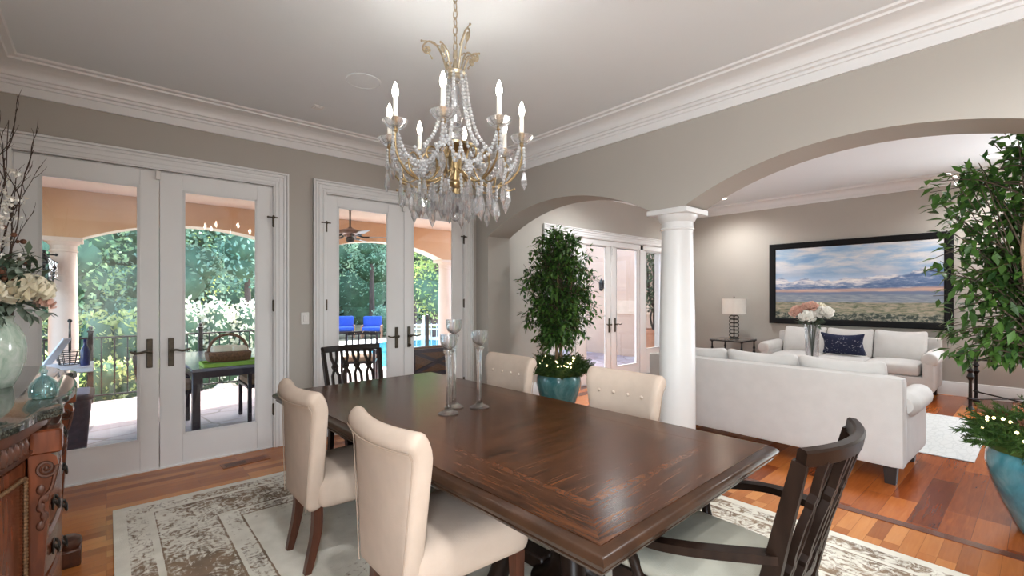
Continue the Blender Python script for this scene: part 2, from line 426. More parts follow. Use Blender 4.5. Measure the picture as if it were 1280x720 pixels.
def paintingmat(wd, ht):
    # local x runs along the picture (-wd/2 .. wd/2), local z up
    m, nt, b = new_mat('mountain_panorama_print')
    tc = nd(nt, 'ShaderNodeTexCoord')
    sp = nd(nt, 'ShaderNodeSeparateXYZ')
    nt.links.new(tc.outputs['Object'], sp.inputs[0])
    u = mth(nt, 'ADD', mth(nt, 'DIVIDE', sp.outputs[0], wd), 0.5)
    h = mth(nt, 'ADD', mth(nt, 'DIVIDE', sp.outputs[2], ht), 0.5)
    cb = nd(nt, 'ShaderNodeCombineXYZ')
    nt.links.new(u, cb.inputs[0]); nt.links.new(h, cb.inputs[1])
    def nz(sx, sy, sc, det=5, ro=0.6, dist=0.0, off=0.0):
        mp = nd(nt, 'ShaderNodeMapping')
        mp.inputs['Scale'].default_value = (sx, sy, 1)
        mp.inputs['Location'].default_value = (off, off * 0.7, 0)
        nt.links.new(cb.outputs[0], mp.inputs[0])
        return noise(nt, mp.outputs[0], sc, det, ro, dist)
    skyc = ramp(nt, [(0.34, (0.20, 0.36, 0.60)), (0.46, (0.36, 0.50, 0.66)), (0.56, (0.64, 0.65, 0.68)), (0.70, (0.82, 0.80, 0.80))], nz(1.6, 3.6, 2.0, 6, 0.6, 0.3, 1.7))
    glow = ramp(nt, [(0.52, (0.55, 0.66, 0.80)), (0.64, (0.20, 0.34, 0.55)), (0.66, (0.32, 0.44, 0.62))], h)
    col = mixc(nt, mth(nt, 'MULTIPLY', mth(nt, 'SUBTRACT', 0.78, h), 3.5, True), skyc.outputs[0], glow.outputs[0])
    def layer(col, level, amp, sx, colr, soft=80, tilt=0.0, off=0.0, det=6):
        line = mth(nt, 'ADD', level, mth(nt, 'MULTIPLY', mth(nt, 'SUBTRACT', nz(sx, 0.0, 1.0, det, 0.6, 0, off), 0.5), amp))
        if tilt: line = mth(nt, 'ADD', line, mth(nt, 'MULTIPLY', mth(nt, 'MAXIMUM', mth(nt, 'SUBTRACT', u, 0.55), 0.0), tilt))
        msk = mth(nt, 'MULTIPLY', mth(nt, 'SUBTRACT', line, h), soft, True)
        return mixc(nt, msk, col, colr)
    snow = ramp(nt, [(0.40, (0.19, 0.27, 0.44)), (0.52, (0.62, 0.62, 0.68)), (0.64, (0.85, 0.82, 0.80))], nz(9, 20, 1.0, 6, 0.65, 0.6, 3.0))
    col = layer(col, 0.56, 0.22, 7.0, snow.outputs[0], 60, 0.25, 2.0)
    blue = ramp(nt, [(0.42, (0.09, 0.16, 0.31)), (0.56, (0.17, 0.25, 0.42)), (0.68, (0.55, 0.58, 0.66))], nz(12, 24, 1.0, 6, 0.7, 0.5, 5.0))
    col = layer(col, 0.465, 0.07, 6.0, blue.outputs[0], 60, 0.46, 7.0)
    pink = ramp(nt, [(0.35, (0.40, 0.27, 0.26)), (0.65, (0.72, 0.50, 0.40))], nz(4, 30, 1.0, 4, 0.6, 0, 8.0))
    col = layer(col, 0.425, 0.03, 5.0, pink.outputs[0], 40, 0.05, 9.0)
    col = layer(col, 0.385, 0.05, 3.5, (0.17, 0.22, 0.34), 60, 0.0, 11.0)
    vall = ramp(nt, [(0.35, (0.17, 0.22, 0.30)), (0.65, (0.34, 0.38, 0.43))], nz(14, 60, 1.0, 4, 0.6, 0, 13.0))
    col = layer(col, 0.35, 0.02, 5.0, vall.outputs[0], 50, 0.0, 12.0)
    land = ramp(nt, [(0.30, (0.05, 0.07, 0.05)), (0.42, (0.17, 0.19, 0.12)), (0.52, (0.33, 0.31, 0.23)), (0.62, (0.46, 0.37, 0.28)), (0.72, (0.62, 0.58, 0.50))], nz(16, 34, 1.0, 6, 0.7, 0.4, 15.0))
    col = layer(col, 0.245, 0.03, 8.0, land.outputs[0], 50, 0.0, 14.0)
    trees = ramp(nt, [(0.46, (0.035, 0.055, 0.045)), (0.56, (0.30, 0.30, 0.24)), (0.66, (0.44, 0.38, 0.30))], nz(34, 26, 1.0, 5, 0.7, 0.4, 19.0))
    col = layer(col, 0.10, 0.10, 26.0, trees.outputs[0], 50, 0.0, 18.0)
    nt.links.new(col, b.inputs['Base Color'])
    b.inputs['Roughness'].default_value = 0.45
    return m
def flagstone():
    m, nt, b = new_mat('lilac_flagstone')
    v = objco(nt, (1.0, 1.6, 1))
    vo = nd(nt, 'ShaderNodeTexVoronoi'); vo.feature = 'DISTANCE_TO_EDGE'; vo.inputs['Scale'].default_value = 1.6
    vc = nd(nt, 'ShaderNodeTexVoronoi'); vc.inputs['Scale'].default_value = 1.6
    nt.links.new(v, vo.inputs['Vector']); nt.links.new(v, vc.inputs['Vector'])
    bw = nd(nt, 'ShaderNodeRGBToBW'); nt.links.new(vc.outputs['Color'], bw.inputs[0])
    f = mth(nt, 'ADD', mth(nt, 'MULTIPLY', bw.outputs[0], 0.7), mth(nt, 'MULTIPLY', noise(nt, v, 9, 4), 0.3))
    r = ramp(nt, [(0.25, (0.27, 0.185, 0.175)), (0.55, (0.35, 0.285, 0.285)), (0.8, (0.42, 0.375, 0.37))], f)
    joint = mth(nt, 'MULTIPLY', mth(nt, 'SUBTRACT', 0.028, vo.outputs['Distance']), 60, True)
    nt.links.new(mixc(nt, joint, r.outputs[0], (0.20, 0.15, 0.14)), b.inputs['Base Color'])
    b.inputs['Roughness'].default_value = 0.55
    bump(nt, b, mth(nt, 'SUBTRACT', 1.0, joint), 0.4, 0.006)
    return m
M['flag'] = flagstone()
def celadon(name, c1, c2, c3, rough=0.12, scale=9):
    m, nt, b = new_mat(name)
    v = objco(nt, (1, 1, 0.6))
    r = ramp(nt, [(0.32, c1), (0.5, c2), (0.7, c3)], noise(nt, v, scale, 5, 0.65, 0.8))
    nt.links.new(r.outputs[0], b.inputs['Base Color'])
    b.inputs['Roughness'].default_value = rough
    b.inputs['Coat Weight'].default_value = 0.6
    return m
M['celadon'] = celadon('crackled_celadon_glaze', (0.28, 0.38, 0.30), (0.42, 0.50, 0.42), (0.58, 0.62, 0.56), 0.12, 22)
M['teapot'] = celadon('turquoise_pot_glaze', (0.025, 0.13, 0.15), (0.06, 0.23, 0.25), (0.16, 0.36, 0.36), 0.16, 6)
M['bluepot'] = celadon('sea_blue_pot_glaze', (0.03, 0.15, 0.20), (0.06, 0.23, 0.28), (0.14, 0.34, 0.38), 0.12, 5)
def navymat():
    m, nt, b = new_mat('navy_shibori_print')
    v = objco(nt)
    n = noise(nt, objco(nt, (30, 30, 45)), 1.0, 3, 0.6)
    g = noise(nt, v, 9, 2)
    f = mth(nt, 'MULTIPLY', mth(nt, 'SUBTRACT', mth(nt, 'ADD', n, mth(nt, 'MULTIPLY', g, 0.35)), 0.80), 14, True)
    nt.links.new(mixc(nt, f, (0.010, 0.014, 0.045), (0.45, 0.47, 0.52)), b.inputs['Base Color'])
    b.inputs['Roughness'].default_value = 0.9
    return m
M['navy'] = navymat()
def watermat():
    m, nt, b = new_mat('pool_water')
    b.inputs['Base Color'].default_value = (0.08, 0.45, 0.55, 1)
    b.inputs['Roughness'].default_value = 0.05
    bump(nt, b, noise(nt, objco(nt), 3, 3), 0.15, 0.05)
    return m
M['water'] = watermat()

# ------------------------------------------------------------------ mesh helpers
class MB:
    def __init__(self):
        self.v = []; self.f = []
    def add(self, vs, fs, X=None):
        o = len(self.v)
        if X is None: self.v += [tuple(p) for p in vs]
        else: self.v += [tuple(X @ Vector(p)) for p in vs]
        self.f += [tuple(o + i for i in f) for f in fs]
        return self
    def box(self, c, s, bev=0.0, X=None):
        hx, hy, hz = s[0] / 2, s[1] / 2, s[2] / 2
        b = min(bev, hx * .9, hy * .9, hz * .9)
        T = Matrix.Translation(Vector(c))
        if X is not None: T = X @ T
        sg = [(a, d, e) for a in (-1, 1) for d in (-1, 1) for e in (-1, 1)]
        if b <= 0:
            vs = [(a * hx, d * hy, e * hz) for a, d, e in sg]
            fs = [(0, 1, 3, 2), (4, 6, 7, 5), (0, 4, 5, 1), (2, 3, 7, 6), (0, 2, 6, 4), (1, 5, 7, 3)]
            return self.add(vs, fs, T)
        vs = []; idx = {}
        h = (hx, hy, hz)
        for p in sg:
            for ax in range(3):
                q = [p[k] * (h[k] - (0 if k == ax else b)) for k in range(3)]
                idx[(p, ax)] = len(vs); vs.append(q)
        fs = []
        for ax in range(3):
            o1, o2 = [k for k in range(3) if k != ax]
            for sd in (-1, 1):
                loop = []
                for a, d in ((-1, -1), (1, -1), (1, 1), (-1, 1)):
                    p = [0, 0, 0]; p[ax] = sd; p[o1] = a; p[o2] = d
                    loop.append(idx[(tuple(p), ax)])
                fs.append(tuple(loop))
        for ax in range(3):
            o1, o2 = [k for k in range(3) if k != ax]
            for a in (-1, 1):
                for d in (-1, 1):
                    p = [0, 0, 0]; q = [0, 0, 0]
                    p[o1] = q[o1] = a; p[o2] = q[o2] = d; p[ax] = -1; q[ax] = 1
                    p = tuple(p); q = tuple(q)
                    fs.append((idx[(p, o1)], idx[(q, o1)], idx[(q, o2)], idx[(p, o2)]))
        for p in sg: fs.append((idx[(p, 0)], idx[(p, 1)], idx[(p, 2)]))
        return self.add(vs, fs, T)
    def soft(self, c, s, r, n=(8, 8, 8), crown=0.0, fn=None, X=None):
        """rounded cushion-like block; fn maps each local point"""
        h = [k / 2 for k in s]
        r = min(r, *[k * .999 for k in h])
        seen = {}; vs = []; fs = []
        def put(p):
            key = tuple(round(k, 5) for k in p)
            if key in seen: return seen[key]
            q = [p[k] * h[k] for k in range(3)]
            inner = [max(-(h[k] - r), min(h[k] - r, q[k])) for k in range(3)]
            d = Vector([q[k] - inner[k] for k in range(3)])
            if d.length > 1e-9: d = d.normalized() * r
            q = [inner[k] + d[k] for k in range(3)]
            if crown and p[2] > 0:
                q[2] += crown * (1 - p[0] ** 2) * (1 - p[1] ** 2)
            if fn: q = fn(q)
            seen[key] = len(vs); vs.append([q[k] + c[k] for k in range(3)])
            return seen[key]
        def line(m):
            # denser near the ends so that corners round
            return [math.sin((2 * i / m - 1) * PI / 2) * .5 + (2 * i / m - 1) * .5 for i in range(m + 1)]
        L = [line(k) for k in n]
        for ax in range(3):
            o1, o2 = [(1, 2), (2, 0), (0, 1)][ax]
            for sd in (-1, 1):
                for i in range(n[o1]):
                    for j in range(n[o2]):
                        q = []
                        for a, d in ((i, j), (i + 1, j), (i + 1, j + 1), (i, j + 1)):
                            p = [0, 0, 0]; p[ax] = sd; p[o1] = L[o1][a]; p[o2] = L[o2][d]
                            q.append(put(p))
                        if sd < 0: q.reverse()
                        fs.append(tuple(q))
        return self.add(vs, fs, X)
    def lathe(self, prof, seg=24, c=(0, 0, 0), X=None, caps=True, a0=0.0):
        vs = []; fs = []
        m = len(prof)
        for i in range(seg):
            a = 2 * PI * i / seg + a0
            for r, z in prof: vs.append((c[0] + r * math.cos(a), c[1] + r * math.sin(a), c[2] + z))
        for i in range(seg):
            j = (i + 1) % seg
            for k in range(m - 1):
                fs.append((i * m + k, j * m + k, j * m + k + 1, i * m + k + 1))
        if caps:
            if prof[0][0] > 1e-6: fs.append(tuple(i * m for i in range(seg))[::-1])
            if prof[-1][0] > 1e-6: fs.append(tuple(i * m + m - 1 for i in range(seg)))
        return self.add(vs, fs, X)
    def tube(self, pts, r, seg=8, closed=False, X=None, sec=None, up=None):
        """swept tube; r number or list; sec = list of 2-D section points instead of a circle; up fixes the section's orientation"""
        P = [Vector(p) for p in pts]; n = len(P)
        rs = r if isinstance(r, (list, tuple)) else [r] * n
        if sec is None: sec = [(math.cos(2 * PI * k / seg), math.sin(2 * PI * k / seg)) for k in range(seg)]
        seg = len(sec)
        tang = []
        for i in range(n):
            if closed: t = P[(i + 1) % n] - P[i - 1]
            else: t = P[min(i + 1, n - 1)] - P[max(i - 1, 0)]
            tang.append(t.normalized() if t.length > 1e-9 else Vector((0, 0, 1)))
        t = tang[0]
        ref = Vector(up) if up is not None else (Vector((0, 0, 1)) if abs(t.z) < .9 else Vector((1, 0, 0)))
        nn = (ref - t * ref.dot(t)).normalized()
        vs = []; fs = []
        for i in range(n):
            t = tang[i]
            if up is not None: nn = Vector(up)
            nn = nn - t * nn.dot(t)
            nn = nn.normalized() if nn.length > 1e-6 else Vector((1, 0, 0))
            bb = t.cross(nn)
            for a, d in sec: vs.append(P[i] + (nn * a + bb * d) * rs[i])
        for i in range(n if closed else n - 1):
            j = (i + 1) % n
            for k in range(seg):
                l = (k + 1) % seg
                fs.append((i * seg + k, i * seg + l, j * seg + l, j * seg + k))
        if not closed:
            fs.append(tuple(range(seg))[::-1]); fs.append(tuple((n - 1) * seg + k for k in range(seg)))
        return self.add(vs, fs, X)
    def bar(self, pts, wa, wb, up, X=None):
        """rectangular bar: wa along 'up', wb across"""
        return self.tube(pts, 1.0, X=X, sec=[(wa / 2, wb / 2), (-wa / 2, wb / 2), (-wa / 2, -wb / 2), (wa / 2, -wb / 2)], up=up)
    def prism(self, poly, a0, a1, axis='z', X=None):
        n = len(poly)
        def P(p, a):
            return (p[0], p[1], a) if axis == 'z' else ((p[0], a, p[1]) if axis == 'y' else (a, p[0], p[1]))
        vs = [P(p, a0) for p in poly] + [P(p, a1) for p in poly]
        fs = [tuple(range(n))[::-1], tuple(range(n, 2 * n))] + [(i, (i + 1) % n, n + (i + 1) % n, n + i) for i in range(n)]
        return self.add(vs, fs, X)
    def ball(self, c, r, seg=12, rings=8, X=None):
        rr = r if isinstance(r, (tuple, list)) else (r, r, r)
        vs = [(c[0], c[1], c[2] + rr[2])]; fs = []
        for i in range(1, rings):
            a = PI * i / rings
            for k in range(seg):
                b = 2 * PI * k / seg
                vs.append((c[0] + rr[0] * math.sin(a) * math.cos(b), c[1] + rr[1] * math.sin(a) * math.sin(b), c[2] + rr[2] * math.cos(a)))
        vs.append((c[0], c[1], c[2] - rr[2]))
        for k in range(seg):
            fs.append((0, 1 + k, 1 + (k + 1) % seg))
            for i in range(rings - 2):
                a = 1 + i * seg
                fs.append((a + k, a + seg + k, a + seg + (k + 1) % seg, a + (k + 1) % seg))
            a = 1 + (rings - 2) * seg
            fs.append((a + k, len(vs) - 1, a + (k + 1) % seg))
        return self.add(vs, fs, X)
    def leaf(self, c, d, up, ln, wd, fold=0.25):
        d = Vector(d).normalized(); u = Vector(up); u = u - d * u.dot(d)
        u = u.normalized() if u.length > 1e-6 else d.orthogonal().normalized()
        s = d.cross(u); c = Vector(c)
        vs = [c, c + d * ln * .45 + s * wd / 2 + u * wd * fold, c + d * ln - u * ln * .12, c + d * ln * .45 - s * wd / 2 + u * wd * fold, c + d * ln * .45]
        return self.add(vs, [(0, 1, 4), (1, 2, 4), (0, 4, 3), (4, 2, 3)])
    def rect_sweep(self, x0, x1, y0, y1, prof):
        """moulding mitred round a rectangle; prof = [(outward, z)], outward negative = into the rectangle"""
        vs = []; fs = []; m = len(prof)
        for sx, sy in ((-1, -1), (1, -1), (1, 1), (-1, 1)):
            for o, z in prof: vs.append(((x0 - o) if sx < 0 else (x1 + o), (y0 - o) if sy < 0 else (y1 + o), z))
        for i in range(4):
            j = (i + 1) % 4
            for k in range(m - 1): fs.append((i * m + k, j * m + k, j * m + k + 1, i * m + k + 1))
        return self.add(vs, fs)
    def build(self, name, m=None, parent=None, loc=(0, 0, 0), rz=0.0, sharp=38, smooth=True):
        me = bpy.data.meshes.new(name)
        me.from_pydata(self.v, [], self.f)
        me.update()
        if name not in ('foliage', 'garland', 'leaves', 'peony', 'rose', 'flower', 'woods'):
            bm = bmesh.new(); bm.from_mesh(me); bmesh.ops.recalc_face_normals(bm, faces=bm.faces); bm.to_mesh(me); bm.free()
        if smooth:
            me.polygons.foreach_set('use_smooth', [True] * len(me.polygons))
            me.set_sharp_from_angle(angle=rad(sharp))
        if m is not None: me.materials.append(m)
        o = bpy.data.objects.new(name, me)
        COL.objects.link(o)
        o.location = loc; o.rotation_euler = (0, 0, rz)
        if parent: o.parent = parent
        return o

def tag(o, label=None, cat=None, group=None, kind=None):
    for k, val in (('label', label), ('category', cat), ('group', group), ('kind', kind)):
        if val: o[k] = val
    return o
def thing(name, label, cat, loc=(0, 0, 0), rz=0.0, group=None, kind=None):
    o = bpy.data.objects.new(name, None)
    o.empty_display_size = 0.1
    COL.objects.link(o)
    o.location = loc; o.rotation_euler = (0, 0, rz)
    return tag(o, label, cat, group, kind)
def struct(o):
    o['kind'] = 'structure'
    return o
def dup(root, loc, rz, label=None, group=None):
    r = root.copy(); COL.objects.link(r)
    r.location = loc; r.rotation_euler = (0, 0, rz)
    if label: r['label'] = label
    if group: r['group'] = group
    for ch in list(root.children):
        c = ch.copy(); COL.objects.link(c); c.parent = r
        for g in list(ch.children):
            d = g.copy(); COL.objects.link(d); d.parent = c
    return r
def sub(o, parent, loc, rz=0.0):
    """another copy of a part under the same or another parent"""
    c = o.copy(); COL.objects.link(c); c.parent = parent
    c.location = loc; c.rotation_euler = (0, 0, rz)
    return c
def spline(pts, n=6):
    P = [Vector(p) for p in pts]; out = []
    for i in range(len(P) - 1):
        p0 = P[max(i - 1, 0)]; p1 = P[i]; p2 = P[i + 1]; p3 = P[min(i + 2, len(P) - 1)]
        for k in range(n):
            t = k / n
            out.append(0.5 * ((2 * p1) + (-p0 + p2) * t + (2 * p0 - 5 * p1 + 4 * p2 - p3) * t * t + (-p0 + 3 * p1 - 3 * p2 + p3) * t ** 3))
    out.append(P[-1])
    return out
def arc_pts(y0, y1, spring, rise, n=24):
    half = (y1 - y0) / 2; R = (half * half + rise * rise) / (2 * rise); cz = spring + rise - R
    a = math.asin(half / R)
    return [((y0 + y1) / 2 + R * math.sin(-a + 2 * a * i / n), cz + R * math.cos(-a + 2 * a * i / n)) for i in range(n + 1)]

# ------------------------------------------------------------------ the room
YA, YO = 4.77, 5.02          # door wall, inner and outer face
XB, XC = 3.55, 3.90          # arcade wall, dining and living face
XW = -0.72                   # wall behind the sideboard
XP = 9.14                    # picture wall
YS = -2.2                    # wall behind the camera
HC, HL = 3.04, 3.18

struct(MB().box(((XW + XB) / 2 + .1, (YS + YA) / 2, -.03), (XB - XW + .2, YA - YS, .06)).build('floor', M['floor']))
struct(MB().box(((3.72 + XP) / 2, (YS + YA) / 2, -.0299), (XP - 3.72, YA - YS, .06)).build('floor_living', M['floor2']))
struct(MB().box((3.735, (YS + YA) / 2, .0015), (.075, YA - YS, .003)).build('trim_1', M['strip']))
struct(MB().box(((XW + XB) / 2, (YS + YA) / 2, HC + .05), (XB - XW, YA - YS, .1)).build('ceiling', M['ceil']))
struct(MB().box(((XC + XP) / 2, (YS + YA) / 2, HL + .05), (XP - XC, YA - YS, .1)).build('ceiling_living', M['ceil']))
D1 = (-.500, 1.182, 2.445)     # French door openings: x0, x1, height
D2 = (1.669, 3.355, 2.445)
D3 = (4.88, 8.06, 2.33)
m = MB()
def wall_y(mb, x0, x1, z0, z1): mb.box(((x0 + x1) / 2, (YA + YO) / 2, (z0 + z1) / 2), (x1 - x0, YO - YA, z1 - z0))
for a, b_ in ((XW - .2, D1[0]), (D1[1], D2[0]), (D2[1], D3[0]), (D3[1], XP + .2)): wall_y(m, a, b_, 0, 3.3)
for d in (D1, D2, D3): wall_y(m, d[0], d[1], d[2], 3.3)
struct(m.build('wall_north', M['wall'], smooth=False))
W1 = (-2.0, -.3, .5, 2.0)  # added window opening, out of view, placed for the dining fill lamp
m = MB()
m.box((XW - .1, (W1[1] + YA) / 2, 1.6), (.2, YA - W1[1], 3.3)); m.box((XW - .1, (YS + W1[0]) / 2, 1.6), (.2, W1[0] - YS, 3.3))
m.box((XW - .1, (W1[0] + W1[1]) / 2, .225), (.2, W1[1] - W1[0], .55)); m.box((XW - .1, (W1[0] + W1[1]) / 2, 2.625), (.2, W1[1] - W1[0], 1.25))
struct(m.build('wall_west', M['wall'], smooth=False))
W2 = (-2.0, -.4, .75, 2.75)  # second added opening, out of view, for the living room fill lamp
m = MB()
m.box((XP + .1, (W2[1] + YA) / 2, 1.6), (.2, YA - W2[1], 3.3)); m.box((XP + .1, (YS + W2[0]) / 2, 1.6), (.2, W2[0] - YS, 3.3))
m.box((XP + .1, (W2[0] + W2[1]) / 2, .35), (.2, W2[1] - W2[0], .8)); m.box((XP + .1, (W2[0] + W2[1]) / 2, 3.0), (.2, W2[1] - W2[0], .5))
struct(m.build('wall_east', M['wall'], smooth=False))
m = MB()
def wall_s(x0, x1, z0, z1): m.box(((x0 + x1) / 2, YS - .1, (z0 + z1) / 2), (x1 - x0, .2, z1 - z0))
wall_s(XW - .2, XP + .2, 0, 3.3)
struct(m.build('wall_south', M['wall'], smooth=False))
for k, q in enumerate((W1, W2)):  # frames and panes of the two added, unseen windows
    f = MB()
    RX = Matrix.Translation((XW, 0, 0)) @ Matrix.Rotation(rad(90), 4, 'Z') if k == 0 else Matrix.Translation((XP, 0, 0)) @ Matrix.Rotation(rad(90), 4, 'Z')
    for xx in (q[0], (q[0] + q[1]) / 2, q[1]): f.box((xx, 0, (q[2] + q[3]) / 2), (.1, .07, q[3] - q[2]), .006, X=RX)
    for zz in (q[2], q[3]): f.box(((q[0] + q[1]) / 2, 0, zz), (q[1] - q[0] + .1, .07, .1), .006, X=RX)
    o = struct(f.build('window_%d' % (k + 1), M['trim']))
    MB().box(((q[0] + q[1]) / 2, .04 if k == 0 else -.04, (q[2] + q[3]) / 2), (q[1] - q[0], .006, q[3] - q[2]), X=RX).build('pane', M['pane'], o)
# arcade wall with two segmental arches carried by the column
A1 = (2.258, 4.523); A2 = (-.335, 1.94)
SPR, RISE = 2.155, .29
poly = [(YA, 0), (YA, HC + .3), (YS, HC + .3), (YS, 0), (A2[0], 0)]
poly += arc_pts(A2[0], A2[1], SPR, RISE) + arc_pts(A1[0], A1[1], SPR, RISE) + [(A1[1], 0)]
struct(MB().prism(poly, XB, XC, 'x').build('wall_arcade', M['wall'], sharp=30))
col = thing('column', 'round white column carrying the two grey arches', 'column', (3.725, 2.10, 0), kind='structure')
MB().lathe([(.19, 0), (.19, .07), (.175, .075), (.185, .10), (.178, .13), (.160, .15), (.155, .17), (.150, .2), (.150, .5), (.146, 1.2), (.128, 1.98)], 40).build('shaft', M['trim'], col)
MB().lathe([(.128, 1.98), (.140, 1.985), (.142, 1.995), (.133, 2.005), (.131, 2.05), (.145, 2.06), (.158, 2.085), (.165, 2.10), (.165, 2.11)], 40).box((0, 0, 2.132), (.37, .37, .045), .004).build('capital', M['trim'], col)

# crown mouldings
cr = [(0, 2.838), (-.020, 2.838), (-.024, 2.900), (-.036, 2.903), (-.040, 2.920), (-.060, 2.925), (-.066, 2.942), (-.082, 2.946), (-.085, 2.955)]
for i in range(1, 9):
    a = PI / 2 * i / 8
    cr.append((-.085 - .125 * (1 - math.cos(a)), 2.955 + .060 * math.sin(a)))
cr += [(-.222, 3.013), (-.228, 3.026), (-.262, 3.028), (-.270, 3.040)]
struct(MB().rect_sweep(XW, XB, YS, YA, cr).build('trim_2', M['trim'], sharp=25))
cl = [(0, 3.01), (-.015, 3.01), (-.018, 3.05), (-.03, 3.055)]
for i in range(1, 7):
    a = PI / 2 * i / 6
    cl.append((-.03 - .10 * (1 - math.cos(a)), 3.055 + .09 * math.sin(a)))
cl += [(-.14, 3.15), (-.145, 3.18)]
struct(MB().rect_sweep(XC, XP, YS, YA, cl).build('trim_3', M['trim'], sharp=25))
# baseboards
def base_prism(name, segs):
    mb = MB()
    pr = [(0, 0), (.022, 0), (.022, .15), (.016, .165), (.012, .19), (0, .195)]
    for typ, fx, a0, a1, sg in segs:
        if typ == 'y': mb.prism([(fx + sg * p, z) for p, z in pr], a0, a1, 'y')
        else: mb.prism([(fx + sg * p, z) for p, z in pr], a0, a1, 'x')
    struct(mb.build(name, M['trim'], sharp=25))
base_prism('baseboard_east', [('y', XP, YS, YA, -1)])
base_prism('baseboard_west', [('y', XW, YS, YA, 1)])
base_prism('baseboard_north', [('x', YA, D1[1] + .13, D2[0] - .13, -1), ('x', YA, XC, D3[0] - .13, -1), ('x', YA, D3[1] + .13, XP, -1)])

# French doors
def casing(mb, x0, x1, h, y, wd=.13, sg=-1):
    """fluted casing round a door opening, on the wall face y"""
    for o, t, ww in ((0, .018, wd), (.012, .026, .022), (.045, .024, .030), (.085, .030, .022), (wd - .018, .036, .018)):
        mb.box((x0 - o - ww / 2, y + sg * t / 2, (h + o + ww) / 2), (ww, t, h + o + ww), .003)
        mb.box((x1 + o + ww / 2, y + sg * t / 2, (h + o + ww) / 2), (ww, t, h + o + ww), .003)
        mb.box(((x0 + x1) / 2, y + sg * t / 2, h + o + ww / 2), (x1 - x0 + 2 * o, t, ww), .003)
def lever(parent, x, z, y, sgn):
    h = MB().box((x, y - .006, z), (.040, .012, .235), .004).build('door_handle', M['bronze'], parent)
    lv = MB()
    lv.lathe([(.012, 0), (.012, .04), (.016, .045), (.0, .05)], 12, X=Matrix.Translation((x, y - .01, z + .015)) @ Matrix.Rotation(rad(90), 4, 'X'))
    lv.tube(spline([(x, y - .052, z + .015), (x + sgn * .03, y - .055, z + .020), (x + sgn * .075, y - .055, z + .010), (x + sgn * .11, y - .055, z + .018), (x + sgn * .125, y - .053, z + .026)], 4), [.009] * 12 + [.008] * 5, 8)
    lv.build('lever', M['bronze'], h)
    return h
def leaf_door(parent, x0, x1, h, y, sl, sr, bot=.25, top=.10, th=.045):
    yc = y + th / 2
    mb = MB()
    mb.box((x0 + sl / 2, yc, h / 2), (sl, th, h), .003); mb.box((x1 - sr / 2, yc, h / 2), (sr, th, h), .003)
    gx0, gx1 = x0 + sl, x1 - sr
    mb.box(((gx0 + gx1) / 2, yc, bot / 2 + .003), (gx1 - gx0, th, bot - .006)); mb.box(((gx0 + gx1) / 2, yc, h - top / 2), (gx1 - gx0, th, top))
    for o, t in ((.0, .008), (.012, .014)):   # glazing bead
        bw_ = .012
        mb.box((gx0 + o / 1 + bw_ / 2 - o, yc - th / 2 - .001 + t / 2, (bot + h - top) / 2), (bw_ + o, t, h - top - bot), .002)
        mb.box((gx1 - bw_ / 2, yc - th / 2 - .001 + t / 2, (bot + h - top) / 2), (bw_ + o, t, h - top - bot), .002)
        mb.box(((gx0 + gx1) / 2, yc - th / 2 - .001 + t / 2, bot + bw_ / 2), (gx1 - gx0, t, bw_ + o), .002)
        mb.box(((gx0 + gx1) / 2, yc - th / 2 - .001 + t / 2, h - top - bw_ / 2), (gx1 - gx0, t, bw_ + o), .002)
    lf = mb.build('door_leaf', M['trim'], parent)
    MB().box(((gx0 + gx1) / 2, yc, (bot + h - top) / 2), (gx1 - gx0, .006, h - top - bot)).build('pane', M['pane'], lf)
    return lf
def hinges(parent, x, y, zs, topbolt=True, sgn=-1):
    for z in zs:
        mb = MB().box((x, y - .006, z), (.016, .014, .10), .003)
        mb.lathe([(.008, -.055), (.008, .055)], 10, c=(x, y - .014, z))
        if topbolt and z == max(zs):
            mb.tube([(x - .05, y - .03, z + .035), (x + .035, y - .03, z + .035)], .006, 8)
            mb.ball((x - .05, y - .03, z + .035), .009, 8, 6); mb.box((x, y - .02, z + .035), (.02, .03, .02), .003)
        mb.build('hinge', M['bronze'], parent)
def french(idx, d, xm, hand=True):
    root = thing('door_%d' % idx, None, None, (0, 0, 0), kind='structure')
    mb = MB(); casing(mb, d[0], d[1], d[2] + .005, YA); casing(mb, d[0], d[1], d[2] + .005, YO, sg=1)
    mb.box((d[0] - .006, (YA + YO) / 2, d[2] / 2), (.02, YO - YA, d[2])); mb.box((d[1] + .006, (YA + YO) / 2, d[2] / 2), (.02, YO - YA, d[2]))
    mb.box(((d[0] + d[1]) / 2, (YA + YO) / 2, d[2] + .006), (d[1] - d[0], YO - YA, .02)); mb.box(((d[0] + d[1]) / 2, (YA + YO) / 2, .006), (d[1] - d[0], YO - YA, .012))
    mb.build('door_frame', M['trim'], root)
    return root
d1 = french(1, D1, .328)
a = leaf_door(d1, D1[0] + .004, .326, 2.44, YA + .012, .127, .124, top=.13)
lever(a, .326 - .062, .955, YA + .012, -1)
b_ = leaf_door(d1, .330, D1[1] - .004, 2.44, YA + .012, .155, .129, top=.13)
lever(b_, .330 + .075, .955, YA + .012, 1)
hinges(b_, D1[1] - .002, YA, (.36, 1.33, 2.12)); hinges(a, D1[0] + .002, YA, (.36, 1.33, 2.02))
MB().box((.318, YA - .006, 2.405), (.03, .03, .07), .003).build('contact_sensor', M['plastic'], a)
d2 = french(2, D2, 2.54)
a = leaf_door(d2, D2[0] + .004, 2.541, 2.44, YA + .012, .116, .190)
lever(a, 2.541 - .092, .955, YA + .012, -1)
b_ = leaf_door(d2, 2.545, D2[1] - .004, 2.44, YA + .012, .104, .143)
h_ = lever(b_, 2.545 + .058, .955, YA + .012, 1)
